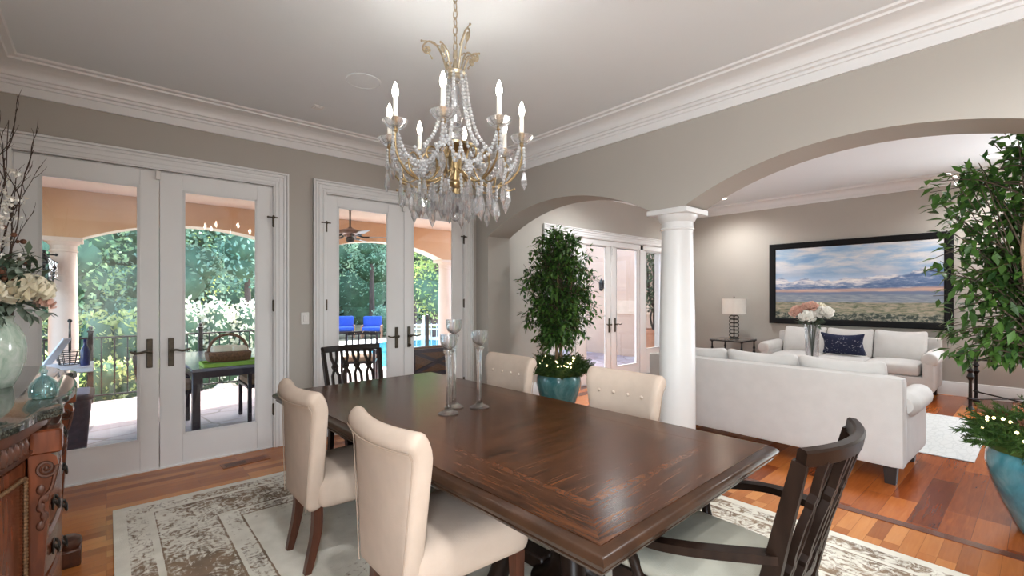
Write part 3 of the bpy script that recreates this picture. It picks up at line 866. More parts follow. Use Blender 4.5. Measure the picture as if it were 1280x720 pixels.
MB().lathe([(.013, 0), (.013, .03), (.009, .036), (0, .037)], 12, X=Matrix.Translation((2.545 + .058, YA + .004, .865)) @ Matrix.Rotation(rad(90), 4, 'X')).build('lock_cylinder', M['bronze'], b_)
hinges(a, D2[0] + .002, YA, (.36, 1.33, 2.12)); hinges(b_, D2[1] - .002, YA, (.36, 1.33, 2.12))
MB().box((2.53, YA - .006, 2.405), (.03, .03, .07), .003).build('contact_sensor', M['plastic'], a)
# living-room door set: sidelight, two leaves, sidelight
d3 = thing('door_3', None, None, (0, 0, 0), kind='structure')
mb = MB(); casing(mb, D3[0], D3[1], 2.335, YA, wd=.135)
for x0, x1 in ((4.86, 4.95), (5.47, 5.555), (7.20, 7.285), (8.0, 8.08)): mb.box(((x0 + x1) / 2, YA + .06, 1.165), (x1 - x0, .12, 2.33), .003)
mb.box(((D3[0] + D3[1]) / 2, YA + .06, 2.29), (D3[1] - D3[0], .12, .09), .003); mb.box(((D3[0] + D3[1]) / 2, YA + .10, .006), (D3[1] - D3[0], .16, .012))
mb.build('door_frame', M['trim'], d3)
leaf_door(d3, 4.95, 5.47, 2.285, YA + .02, .10, .08, bot=.44, top=.05)
a = leaf_door(d3, 5.56, 6.368, 2.285, YA + .02, .165, .125, bot=.215, top=.05)
b_ = leaf_door(d3, 6.376, 7.195, 2.285, YA + .02, .14, .06, bot=.215, top=.05)
lever(a, 6.368 - .05, .93, YA + .02, -1); lever(b_, 6.376 + .10, .93, YA + .02, 1)
MB().box((6.372, YA + .008, 1.14), (.03, .02, 2.26), .003).lathe([(.008, 2.10), (.008, 2.2), (.012, 2.21), (0, 2.225)], 8, c=(6.372, YA - .01, 0)).build('astragal', M['trim'], a)
leaf_door(d3, 7.285, 8.0, 2.285, YA + .02, .12, .08, bot=.45, top=.06)

# small wall and ceiling fittings
sw = MB().box((1.465, YA - .004, 1.20), (.075, .008, .118), .003).build('light_switch', M['plastic'])
tag(sw, 'white rocker light switch on the wall between the two French doors', 'light switch')
MB().box((1.465, YA - .010, 1.20), (.033, .006, .066), .002).build('rocker', M['plastic'], sw)
sw = MB().box((4.60, YA - .004, 1.10), (.12, .008, .118), .003).build('light_switch', M['plastic'])
tag(sw, 'white double light switch on the wall behind the potted tree', 'light switch')
for k in (-.025, .025): MB().box((4.60 + k, YA - .010, 1.10), (.033, .006, .066), .002).build('rocker', M['plastic'], sw)
sp = thing('ceiling_speaker', 'round flush speaker grille in the dining ceiling', 'speaker', (1.46, 3.38, HC))
MB().lathe([(.128, 0), (.128, -.006), (.120, -.008), (.118, -.004)], 48, caps=False).build('rim', M['ceil'], sp)
MB().lathe([(0, -.0055), (.05, -.006), (.119, -.0045)], 48).build('grille', M['ceil'], sp)
sn = MB().box((1.366, 4.10, HC - .005), (.085, .085, .010), .003).box((1.366, 4.10, HC - .012), (.05, .05, .006), .002).build('ceiling_sensor', M['plastic'])
tag(sn, 'small square white sensor on the dining ceiling near the doors', 'sensor')
M['ventwood'] = mat('vent_wood', (.27, .085, .024), .4, var=.3, vscale=8)
vt = thing('floor_vent', 'wood slatted floor vent before the garden doors', 'vent', (.90, 4.50, 0), rad(3))
MB().box((0, 0, .002), (.36, .125, .006), .002).build('frame', M['ventwood'], vt)
for k in range(22):
    MB().box((-.150 + k * .0143, 0, .0055), (.006, .085, .003)).build('slat', M['iron'] if k < 11 else M['ventwood'], vt)
def downlight(x, y, label):
    o = thing('recessed_light', label, 'ceiling light', (x, y, HL), group='recessed living room lights')
    MB().lathe([(.095, 0), (.095, -.006), (.075, -.010), (.072, .0)], 32, caps=False).build('trim_ring', M['trim'], o)
    MB().lathe([(0, -.004), (.072, -.004)], 32).build('lens', M['downlight'], o)
downlight(8.37, .43, 'recessed ceiling light above the leafy tree beside the end table')
downlight(8.37, 3.85, 'recessed ceiling light just past the column capital')

# rugs
hx, hy = 1.625, 2.16
rug = MB().soft((0, 0, .006), (2 * hx, 2 * hy, .012), .004, (4, 4, 2)).build('rug', rugmat(hx, hy), None, (1.655, 1.865, .001))
tag(rug, 'large distressed cream and brown rug under the dining table', 'rug')
rug2 = MB().soft((0, 0, .005), (1.92, 3.0, .010), .004, (4, 4, 2)).build("rug", rug2mat(), None, (6.51, 1.90, .001))
tag(rug2, 'pale grey patterned rug between the two white sofas', 'rug')

# ------------------------------------------------------------------ dining table
TW, TL, TZ = 1.30, 2.78, .76
tb = thing('dining_table', 'large rectangular dark oak dining table with inlaid border', 'dining table', (1.555, 2.145, 0), rad(1.8))
hw, hl, bd = TW / 2, TL / 2, .165
e = .038
x0, x1, y0, y1 = -hw + e, hw - e, -hl + e, hl - e
def board(name, poly, m): return MB().prism(poly, TZ - .03, TZ, 'z').build(name, m, tb)
i0, i1, j0, j1 = x0 + bd, x1 - bd, y0 + bd, y1 - bd
board('border_board', [(x0, y0), (x1, y0), (i1, j0), (i0, j0)], M['woodx'])
board('border_board', [(x1, y1), (x0, y1), (i0, j1), (i1, j1)], M['woodx'])
board('border_board', [(x0, y1), (x0, y0), (i0, j0), (i0, j1)], M['woody'])
board('border_board', [(x1, y0), (x1, y1), (i1, j1), (i1, j0)], M['woody'])
q = .030
mb = MB()
for p in ([(i0, j0), (i1, j0), (i1 - q, j0 + q), (i0 + q, j0 + q)], [(i1, j1), (i0, j1), (i0 + q, j1 - q), (i1 - q, j1 - q)],
          [(i0, j1), (i0, j0), (i0 + q, j0 + q), (i0 + q, j1 - q)], [(i1, j0), (i1, j1), (i1 - q, j1 - q), (i1 - q, j0 + q)]):
    mb.prism(p, TZ - .03, TZ - .0003, 'z')
mb.build('inlay_band', M['inlay'], tb)
board('center_panel', [(i0 + q, j0 + q), (i1 - q, j0 + q), (i1 - q, j1 - q), (i0 + q, j1 - q)], M['woodx'])
pr = [(-.004, TZ - .001), (.0, TZ - .003), (.004, TZ - .006), (.020, TZ - .010), (.032, TZ - .019), (.038, TZ - .030), (.034, TZ - .042), (.024, TZ - .050), (.016, TZ - .053), (.020, TZ - .060), (.012, TZ - .072), (-.03, TZ - .078), (-.04, TZ - .03)]
MB().rect_sweep(x0, x1, y0, y1, pr).build('edge_moulding', M['woodmould'], tb)
mb = MB()
for s in (-1, 1):
    mb.box((s * (hw - .16), 0, TZ - .085), (.03, TL - .30, .09), .004); mb.box((0, s * (hl - .16), TZ - .085), (TW - .30, .03, .09), .004)
mb.box((0, 0, TZ - .045), (TW - .2, TL - .2, .03))
mb.build('apron', M['ebony'], tb)
for s in (-1, 1):
    cy = s * .72
    pd = MB().lathe([(.17, .12), (.17, .15), (.13, .17), (.085, .21), (.075, .26), (.11, .33), (.135, .40), (.12, .47), (.08, .53), (.09, .56), (.15, .60), (.17, .63), (.17, TZ - .06)], 28, c=(0, cy, 0)).build('pedestal', M['ebony'], tb)
    for k in range(4):
        a = rad(45 + 90 * k)
        c, sn_ = math.cos(a), math.sin(a)
        pts = [(.10, .46), (.18, .43), (.25, .34), (.29, .22), (.33, .12), (.38, .065), (.42, .05), (.44, .045)]
        path = spline([(c * r_, cy + sn_ * r_, z) for r_, z in pts], 4)
        MB().tube(path, [.055 - .020 * i / len(path) for i in range(len(path))], 10).ball((c * .44, cy + sn_ * .44, .050), (.045, .045, .034)).build('scroll_foot', M['ebony'], tb)
        up = spline([(c * r_, cy + sn_ * r_, z) for r_, z in ((.09, .50), (.16, .50), (.24, .56), (.32, .63), (.40, .665))], 4)
        MB().tube(up, [.040] * 6 + [.034] * (len(up) - 6), 10).build('scroll_bracket', M['ebony'], tb)
MB().box((0, 0, .16), (.09, 1.2, .07), .01).build('stretcher', M['ebony'], tb)

# ------------------------------------------------------------------ upholstered side chairs
def make_parsons(label, loc, rz, group):
    t = thing('upholstered_chair', label, 'dining chair', loc, rz, group)
    def seatfn(p):
        k = .90 + .10 * (p[1] + .23) / .46
        return [p[0] * k, p[1], p[2]]
    MB().soft((0, .015, .405), (.50, .53, .165), .055, (10, 12, 6), .028, seatfn).build('seat', M['fabric'], t)
    L, y0, z0 = .620, -.255, .315
    N = 60
    cx_, cz_, th_ = [y0], [z0], []
    for i in range(N + 1):
        s = i / N
        ph = rad(3.0) + (rad(52) * ((s - .80) / .20) ** 1.1 if s > .80 else 0)
        th_.append(ph)
        if i:
            cx_.append(cx_[-1] - math.sin(ph) * L / N); cz_.append(cz_[-1] + math.cos(ph) * L / N)
    def curve(s):
        f = max(0, min(1, s)) * N; i = min(int(f), N - 1); k = f - i
        return cx_[i] * (1 - k) + cx_[i + 1] * k, cz_[i] * (1 - k) + cz_[i + 1] * k, th_[i] * (1 - k) + th_[i + 1] * k
    def hwid(s): return .186 + .098 * s
    def backfn(p):
        s = p[2] / L + .5
        y, z, ph = curve(s)
        x = p[0] * hwid(s) / .5
        e_ = (p[0] / .5) ** 2 * s
        return [x, y + p[1] * math.cos(ph) + .045 * e_, z + p[1] * math.sin(ph) + .006 * e_]
    # thicker roll at the head
    def backfn2(p):
        s = p[2] / L + .5
        g = 1 + .06 * max(0, (s - .82) / .18)
        return backfn([p[0], p[1] * g, p[2]])
    bk = MB().soft((0, 0, 0), (1.0, .082, L), .038, (14, 6, 22), 0, backfn2).build('backrest', M['fabric'], t)
    # welted seam round the rear edge
    seam = []
    for i in range(13): s = i / 12 * .93 + .02; seam.append(backfn2([-.475, -.0455, (s - .5) * L]))
    for i in range(1, 12): seam.append(backfn2([-.475 + .95 * i / 12, -.0455, .45 * L]))
    for i in range(13): s = .95 - i / 12 * .93; seam.append(backfn2([.475, -.0455, (s - .5) * L]))
    MB().tube(seam, .0026, 6).build('seam', M['piping'], bk)
    for k in range(4):
        p = backfn2([-.30 + .20 * k, .047, .28 * L])
        MB().lathe([(0, .010), (.007, .0085), (.0105, .004), (.0115, 0)], 14, X=Matrix.Translation(p) @ Matrix.Rotation(rad(-90), 4, 'X')).build('button', M['fabric'], bk)
    for sx in (-1, 1):
        fl = MB().tube([(sx * .205, .225, .335), (sx * .205, .230, 0)], [.026, .018], sec=[(.95, .95), (-.95, .95), (-.95, -.95), (.95, -.95)], up=(1, 0, 0))
        fl.build('leg', M['chairleg'], t, sharp=20)
        rl = MB().tube(spline([(sx * .152, -.235, .34), (sx * .152, -.240, .2), (sx * .152, -.285, 0)], 4), [.024] * 5 + [.022, .021, .019, .017], sec=[(.95, .95), (-.95, .95), (-.95, -.95), (.95, -.95)], up=(1, 0, 0))
        rl.build('leg', M['chairleg'], t, sharp=20)
    return t
G = 'cream upholstered dining chairs'
ch = make_parsons('cream rolled-back dining chair, its back nearest, tucked under the table side facing the sideboard', (1.085, 1.68, .013), rad(-90), G)
dup(ch, (1.050, 2.61, .013), rad(-90), 'cream rolled-back dining chair on the sideboard side of the table, closer to the garden doors')
dup(ch, (2.185, 1.745, .013), rad(90), 'cream button-back dining chair across the table, in front of the white column')
dup(ch, (2.175, 2.83, .013), rad(90), 'cream button-back dining chair across the table, in front of the potted tree')

# ------------------------------------------------------------------ fretwork armchairs
def make_carver(label, loc, rz, group):
    t = thing('fretwork_armchair', label, 'armchair', loc, rz, group)
    def seatfn(p):
        k = .86 + .14 * (p[1] + .25) / .5
        yy = p[1] + (.045 * (1 - (p[0] / .29) ** 2) if p[1] > 0 else 0) * p[1] / .25
        return [p[0] * k, yy, p[2]]
    MB().soft((0, -.01, .462), (.55, .47, .055), .025, (12, 12, 4), .022, seatfn).build('seat_cushion', M['seatgreen'], t)
    MB().soft((0, -.01, .410), (.57, .49, .065), .008, (12, 8, 2), 0, seatfn).build('seat_frame', M['ebony'], t)
    def by(z): return -.245 - max(0, z - .44) * .215 - max(0, z - .7) * .02     # rake of the back
    def bx(z): return .215 + .028 * max(0, (z - .44) / .55)
    for sx in (-1, 1):
        zs = [0, .15, .30, .44, .60, .75, .88, .955]
        pts = [(sx * bx(z), by(z) - (.05 * (1 - z / .44) ** 1.5 if z < .44 else 0), z) for z in zs]
        MB().tube(pts, [1, 1, 1, 1, .97, .88, .80, .74], sec=[(.015, .026), (-.015, .026), (-.015, -.026), (.015, -.026)], up=(1, 0, 0)).build('stile', M['ebony'], t, sharp=30)
    def railpts(z, n=14, bow=.062, ext=0.0):
        X = bx(z) + ext
        return [(-X + 2 * X * i / n, by(z) - bow * (1 - (-1 + 2 * i / n) ** 2), z) for i in range(n + 1)]
    MB().tube(railpts(.968, n=18, ext=.004), 1.0, sec=[(.025, .010), (.019, .016), (-.019, .016), (-.025, .010), (-.025, -.010), (-.019, -.016), (.019, -.016), (.025, -.010)], up=(0, -.2, 1)).build('top_rail', M['ebony'], t, sharp=30)
    MB().bar(railpts(.525, bow=.030), .045, .024, (0, -.2, 1)).build('lower_rail', M['ebony'], t, sharp=30)
    prof = [(0, .024), (.13, .024), (.26, .007), (.315, .018), (.37, .007), (.48, .026), (.70, .026), (.80, .007), (.85, .017), (.90, .007), (1.0, .018)]
    for k in range(4):
        xc = (-.145 + .29 * k / 3)
        mb = MB()
        for sgn in (-1, 1):
            pts = []
            for s, off in prof:
                z = .955 - s * (.955 - .540)
                f = (1 - (xc / .235) ** 2)
                bow = (.030 + .032 * (1 - s)) * f
                pts.append((xc + sgn * off, by(z) - bow, z))
            mb.bar(pts, .018, .022, (1, 0, 0))
        for s in (.315, .85):
            z = .955 - s * .415
            f = (1 - (xc / .235) ** 2)
            mb.box((xc, by(z) - (.030 + .032 * (1 - s)) * f, z), (.022, .022, .022), .003)
        mb.build('splat', M['ebony'], t, sharp=25)
    for sx in (-1, 1):
        arm = spline([(sx * .222, by(.66), .660), (sx * .272, -.215, .655), (sx * .330, -.09, .640), (sx * .342, .03, .618), (sx * .312, .13, .602), (sx * .284, .165, .595)], 5)
        MB().bar(arm, .026, .046, (0, 0, 1)).build('arm', M['ebony'], t, sharp=30)
        st = spline([(sx * .292, .15, .600), (sx * .305, .170, .55), (sx * .270, .155, .49), (sx * .262, .12, .40)], 5)
        MB().tube(st, [.016, .017, .018, .020, .021, .020, .018, .017, .017, .018, .019, .020, .021, .022, .022, .022], 10).build('arm_support', M['ebony'], t)
        MB().tube([(sx * .245, .19, .40), (sx * .245, .19, .30), (sx * .243, .195, .0)], [.027, .025, .016], sec=[(.95, .95), (-.95, .95), (-.95, -.95), (.95, -.95)], up=(1, 0, 0)).build('leg', M['ebony'], t, sharp=20)
    return t
cv = make_carver('dark wood fretwork armchair at the near end of the table, seen from behind', (1.665, .80, .013), rad(0), 'dark fretwork armchairs')
dup(cv, (1.56, 3.475, .013), rad(180), 'dark wood fretwork armchair at the far end of the table, before the French doors')

# ------------------------------------------------------------------ glass candle holders on the table
def holder(x, y, hgt, label):
    t = thing('candle_holder', label, 'candle holder', (x, y, TZ), group='clear glass candle holders')
    MB().lathe([(.0, .004), (.052, .002), (.058, .004), (.052, .009), (.028, .018), (.014, .035), (.0125, .06), (.014, hgt * .45), (.017, hgt * .70), (.021, hgt - .115), (.018, hgt - .108), (.0, hgt - .106)], 32).build('stem', M['goblet'], t)
    MB().lathe([(0, 0), (.02, .002), (.030, .010), (.032, .017), (.028, .025), (.016, .030), (.0, .031)], 32, c=(0, 0, hgt - .112)).build('collar', M['goblet'], t)
    h0 = hgt - .083
    MB().lathe([(0, h0), (.02, h0 + .003), (.038, h0 + .016), (.046, h0 + .040), (.048, hgt), (.0455, hgt), (.043, h0 + .040), (.036, h0 + .019), (.018, h0 + .007), (0, h0 + .005)], 32).build('cup', M['goblet'], t)
holder(1.445, 2.20, .445, 'clear glass candle holder, the front one of the overlapping pair')
holder(1.555, 2.31, .52, 'tallest clear glass candle holder, behind its overlapping twin')
holder(1.665, 2.205, .455, 'clear glass candle holder standing apart beside the cream chair')

# ------------------------------------------------------------------ sofas
def make_sofa(label, loc, rz, W=2.22, Dp=.92, group='white three-seat sofas'):
    t = thing('sofa', label, 'sofa', loc, rz, group)
    aw = .15
    iw = W - 2 * aw - .06
    MB().soft((0, .02, .235), (W - .12, Dp - .10, .21), .02, (8, 8, 4)).build('base', M['sofa'], t)
    def backfn(p): return [p[0], p[1] - .05 * (p[2] + .34) / .68 * 0.6, p[2]]
    MB().soft((0, -Dp / 2 + .075, .475), (W - .10, .15, .68), .028, (16, 4, 10), 0, backfn).build('backrest', M['sofa'], t)
    for sx in (-1, 1):
        xc = sx * (W / 2 - aw / 2 - .03)
        def armfn(p, sx=sx): return [p[0] + sx * .02 * (p[1] / Dp), p[1], p[2]]
        a = MB().soft((xc, .055, .36), (aw - .03, Dp - .16, .44), .025, (4, 10, 8), 0, armfn)
        # rolled top
        pts = [(xc + sx * .022, -Dp / 2 + .16 + (Dp - .20) * i / 12, .585 - .012 * i / 12) for i in range(13)]
        a.tube(pts, [.062] + [.095] * 11 + [.088], 20)
        a.ball((xc + sx * .022, Dp / 2 - .04, .573), (.088, .022, .088), 20, 10)
        a.build('arm', M['sofa'], t)
    cw = iw / 3
    for k in range(3):
        xc = -iw / 2 + cw * (k + .5)
        MB().soft((xc, .085, .415), (cw - .008, Dp - .24, .165), .05, (8, 8, 6), .025).build('seat_cushion', M['sofa'], t)
        def cfn(p, k=k):
            u, v = p[0] / (cw / 2), p[2] / .22
            puff = (1 - min(1, abs(u)) ** 2.6) * (1 - min(1, abs(v)) ** 2.6)
            z = p[2] + .02 * (abs(u) ** 3) * (1 if v > 0 else 0) - .012 * (1 - u * u) * (1 if v > 0 else 0)
            return [p[0], p[1] * (.42 + .75 * puff) - .16 * (p[2] / .44), z]
        MB().soft((xc, -Dp / 2 + .245, .685), (cw - .012, .19, .43), .05, (12, 6, 12), 0, cfn).build('back_cushion', M['sofa'], t)
    for sx in (-1, 1):
        for yy in (-Dp / 2 + .08, Dp / 2 - .10):
            MB().tube([(sx * (W / 2 - .14), yy, .16), (sx * (W / 2 - .14), yy, 0)], [.046, .034], sec=[(.95, .95), (-.95, .95), (-.95, -.95), (.95, -.95)], up=(1, 0, 0)).build('leg', M['darkleg'], t, sharp=20)
    return t
sf = make_sofa('white linen sofa turned with its back to the dining table', (4.87, 1.745, 0), rad(-90))
dup(sf, (8.60, 2.04, 0), rad(90), 'white linen sofa facing the room beneath the mountain picture')
def pillowfn(wd, ht, th):
    def fn(p):
        u, v = p[0] / (wd / 2), p[2] / (ht / 2)
        puff = max(0.0, (1 - min(1, abs(u)) ** 2.2) * (1 - min(1, abs(v)) ** 2.2)) ** .6
        pinch = 1 - .15 * (1 - abs(v) ** 2) * abs(u) ** 3 - 0
        pz = 1 - .27 * (1 - abs(u) ** 2)
        return [p[0] * pinch, p[1] * (.10 + .9 * puff), p[2] * (pz if v > 0 else 1)]
    return fn
pw = MB().soft((0, 0, 0), (.58, .17, .36), .03, (16, 6, 14), 0, pillowfn(.58, .36, .17)).build('throw_pillow', M['navy'], None, (8.44, 2.03, .70))
pw.rotation_euler = (rad(-20), 0, rad(90))
tag(pw, 'navy blue lumbar pillow with white flecks on the sofa under the picture', 'pillow')

# ------------------------------------------------------------------ the framed panorama
pt = thing('framed_picture', 'wide black-framed mountain panorama on the living room wall', 'picture', (XP - .03, 2.09, 1.64), rad(-90))
PWD, PHT, FB = 2.44, 1.42, .10
mb = MB()
prf = [(0, -.0), (0, .055), (-.015, .062), (-.08, .050), (-FB, .035), (-FB, 0)]
hw_, hh_ = PWD / 2, PHT / 2
vs = []; fs = []; nprf = len(prf)
for sx, sz in ((-1, -1), (1, -1), (1, 1), (-1, 1)):
    for o, d_ in prf: vs.append((sx * (hw_ + o), -d_ + .03, sz * (hh_ + o)))
for i in range(4):
    j = (i + 1) % 4
    for k in range(nprf): fs.append((i * nprf + k, j * nprf + k, j * nprf + (k + 1) % nprf, i * nprf + (k + 1) % nprf))
mb.add(vs, fs)
M['frame'] = mat('black_velvet_frame', (0.006, 0.006, 0.007), 0.7, spec=0.2)
mb.build('frame', M['frame'], pt, sharp=20)
MB().box((0, .005, 0), (PWD - 2 * FB + .01, .012, PHT - 2 * FB + .01)).build('print', paintingmat(PWD - 2 * FB, PHT - 2 * FB), pt)
nm = MB().box((hw_ - .155, -.0105, -hh_ + .052), (.11, .004, .022), .001)
nm.build('nameplate', M['nickel'], pt)

# ------------------------------------------------------------------ iron end tables, lamp, vase of roses
def end_table(label, loc, rz=0.0, w=.62, d=.62, h=.645, kn=False):
    t = thing('end_table', label, 'side table', loc, rz, 'iron and glass end tables')
    fr = MB()
    for sx in (-1, 1): fr.box((sx * (w / 2 - .012), 0, h - .028), (.022, d, .022), .003)
    for sy in (-1, 1): fr.box((0, sy * (d / 2 - .012), h - .028), (w, .022, .022), .003)
    st_ = MB()
    for s in (-1, 1): st_.tube([(-s * (w / 2 - .03), -(d / 2 - .03), .13), (s * (w / 2 - .03), d / 2 - .03, .13)], .009, 8)
    fr.build('frame', M['iron'], t); st_.build('cross_stretcher', M['iron'], t)
    MB().box((0, 0, h - .008), (w, d, .014), .003).build('glass_top', M['goblet'], t)
    r_ = 1.5 if kn else 1.0
    for sx in (-1, 1):
        for sy in (-1, 1):
            pr_ = [(.026 * r_, 0), (.028 * r_, .012), (.018 * r_, .025), (.012 * r_, .05), (.012 * r_, .12), (.022 * r_, .135), (.012 * r_, .15), (.011 * r_, h * .55), (.018 * r_, h * .58), (.026 * r_, h * .62), (.018 * r_, h * .66), (.014 * r_, h * .70), (.024 * r_, h * .74), (.014 * r_, h * .78), (.012 * r_, h - .06), (.022 * r_, h - .05), (.018 * r_, h - .018)]
            MB().lathe(pr_, 14, c=(sx * (w / 2 - .035), sy * (d / 2 - .035), 0)).build('leg', M['iron'], t)
    return t
end_table('slim iron end table with glass top, under the table lamp', (8.72, 3.80, 0), 0, .60, .60, .635)
end_table('heavy iron end table with glass top, partly hidden by the leafy tree', (8.50, .31, 0), 0, .78, .70, .66, True)
lp = thing('table_lamp', 'table lamp with white drum shade and looped dark metal base', 'lamp', (8.74, 3.79, .635))
MB().lathe([(.085, 0), (.085, .012), (.04, .018), (.0, .02)], 24).build('foot', M['nickel'], lp)
for k in range(6):
    z = .060 + k * .066
    mb = MB()
    for sy in (-1, 1):
        mb.tube([(0, sy * .040 + .042 * math.cos(2 * PI * i / 18), z + .036 * math.sin(2 * PI * i / 18)) for i in range(18)], .0105, 8, closed=True)
    mb.build('loop', M['nickel'], lp)
MB().tube([(0, 0, .01), (0, 0, .76)], .006, 8).ball((0, 0, .765), .012, 10, 8).build('rod', M['nickel'], lp)
MB().lathe([(.205, .455), (.205, .735), (.200, .735), (.200, .455), (.205, .455)], 40, caps=False).build('lamp_shade', M['shade'], lp)
cd = MB().tube(spline([(8.55, .02, .66), (8.60, -.05, .60), (8.86, .10, .40), (8.92, .12, .25), (8.95, .10, .10), (9.02, .16, .02), (9.08, .30, .012)], 6), .004, 6).build('power_cord', M['iron'])
tag(cd, 'thin dark power cord hanging behind the heavy iron end table', 'cord')

ct = thing('coffee_table', 'coffee table mostly hidden behind the white sofa back', 'coffee table', (6.25, 1.80, .011))
MB().box((0, 0, .40), (.70, 1.10, .035), .006).build('top', M['ebony'], ct)
for sx in (-1, 1):
    for sy in (-1, 1): MB().box((sx * .30, sy * .50, .19), (.05, .05, .385), .004).build('leg', M['ebony'], ct)
def bloom(c, r, n, m, parent, name='flower', seed=1, squash=.8):
    rnd = random.Random(seed); mb = MB(); c = Vector(c)
    for i in range(n):
        k = (i + .5) / n
        pol = math.acos(1 - 1.65 * k); az = 2.399963 * i + rnd.uniform(-.2, .2)
        d = Vector((math.sin(pol) * math.cos(az), math.sin(pol) * math.sin(az), math.cos(pol)))
        p = c + Vector((d.x, d.y, d.z * squash)) * r * (.50 + .30 * k)
        up = d
        side = d.cross(Vector((math.cos(az + 1.7), math.sin(az + 1.7), .3))).normalized()
        out = (d * .8 + Vector((0, 0, .5)) + Vector((rnd.uniform(-.3, .3), rnd.uniform(-.3, .3), rnd.uniform(-.2, .2)))).normalized()
        # cupped petal, 3 x 3 grid
        ln, wd = r * rnd.uniform(.55, .75), r * rnd.uniform(.50, .70)
        sd = out.cross(d); sd = sd.normalized() if sd.length > 1e-4 else side
        nn = sd.cross(out)
        g = []
        for a in range(4):
            for b2 in range(3):
                t_ = a / 3; s_ = b2 - 1
                g.append(p + out * ln * (t_ - .3) + sd * s_ * wd * .5 * math.sin(PI * (.25 + .62 * t_)) + nn * (.22 * r * (s_ * s_) - .20 * r * t_ * t_))
        mb.add(g, [(a * 3 + b2, a * 3 + b2 + 1, a * 3 + b2 + 4, a * 3 + b2 + 3) for a in range(3) for b2 in range(2)])
    mb.ball(c, (r * .5, r * .5, r * .45), 10, 8)
    return mb.build(name, m, parent, sharp=80)
fv = thing('flower_vase', 'tall clear glass vase of blush and white blooms between the sofas', 'vase', (6.22, 1.80, .429))
MB().lathe([(0, .004), (.055, .002), (.060, .01), (.062, .2), (.078, .66), (.0745, .66), (.058, .2), (.056, .03), (0, .025)], 32).build('vase', M['goblet'], fv)
mb = MB()
for k in range(9):
    a = 2 * PI * k / 9
    mb.tube(spline([(.03 * math.cos(a + 2.5), .03 * math.sin(a + 2.5), .04), (.01 * math.cos(a), .01 * math.sin(a), .35), (.05 * math.cos(a), .05 * math.sin(a), .66), (.10 * math.cos(a), .10 * math.sin(a), .76)], 4), .0045, 6)
mb.build('stems', M['olive'], fv)
mb = MB(); rnd = random.Random(3)
for k in range(34):
    a = rnd.uniform(0, 2 * PI)
    mb.leaf((.06 * math.cos(a), .06 * math.sin(a), rnd.uniform(.64, .72)), (math.cos(a), math.sin(a), rnd.uniform(-.2, .7)), (0, 0, 1), rnd.uniform(.08, .14), .05)
mb.build('leaves', M['olive'], fv)
for k, (dx, dy, dz, r_, mm) in enumerate(((-.02, .13, .80, .098, 'petalp'), (.0, -.12, .80, .095, 'petalwhite'), (-.09, .02, .75, .090, 'petalwhite'), (.07, .07, .84, .085, 'petalp'), (.06, -.05, .85, .080, 'petalw'), (-.04, .0, .87, .075, 'petalp'))):
    bloom((dx, dy, dz), r_, 34, M[mm], fv, seed=20 + k)

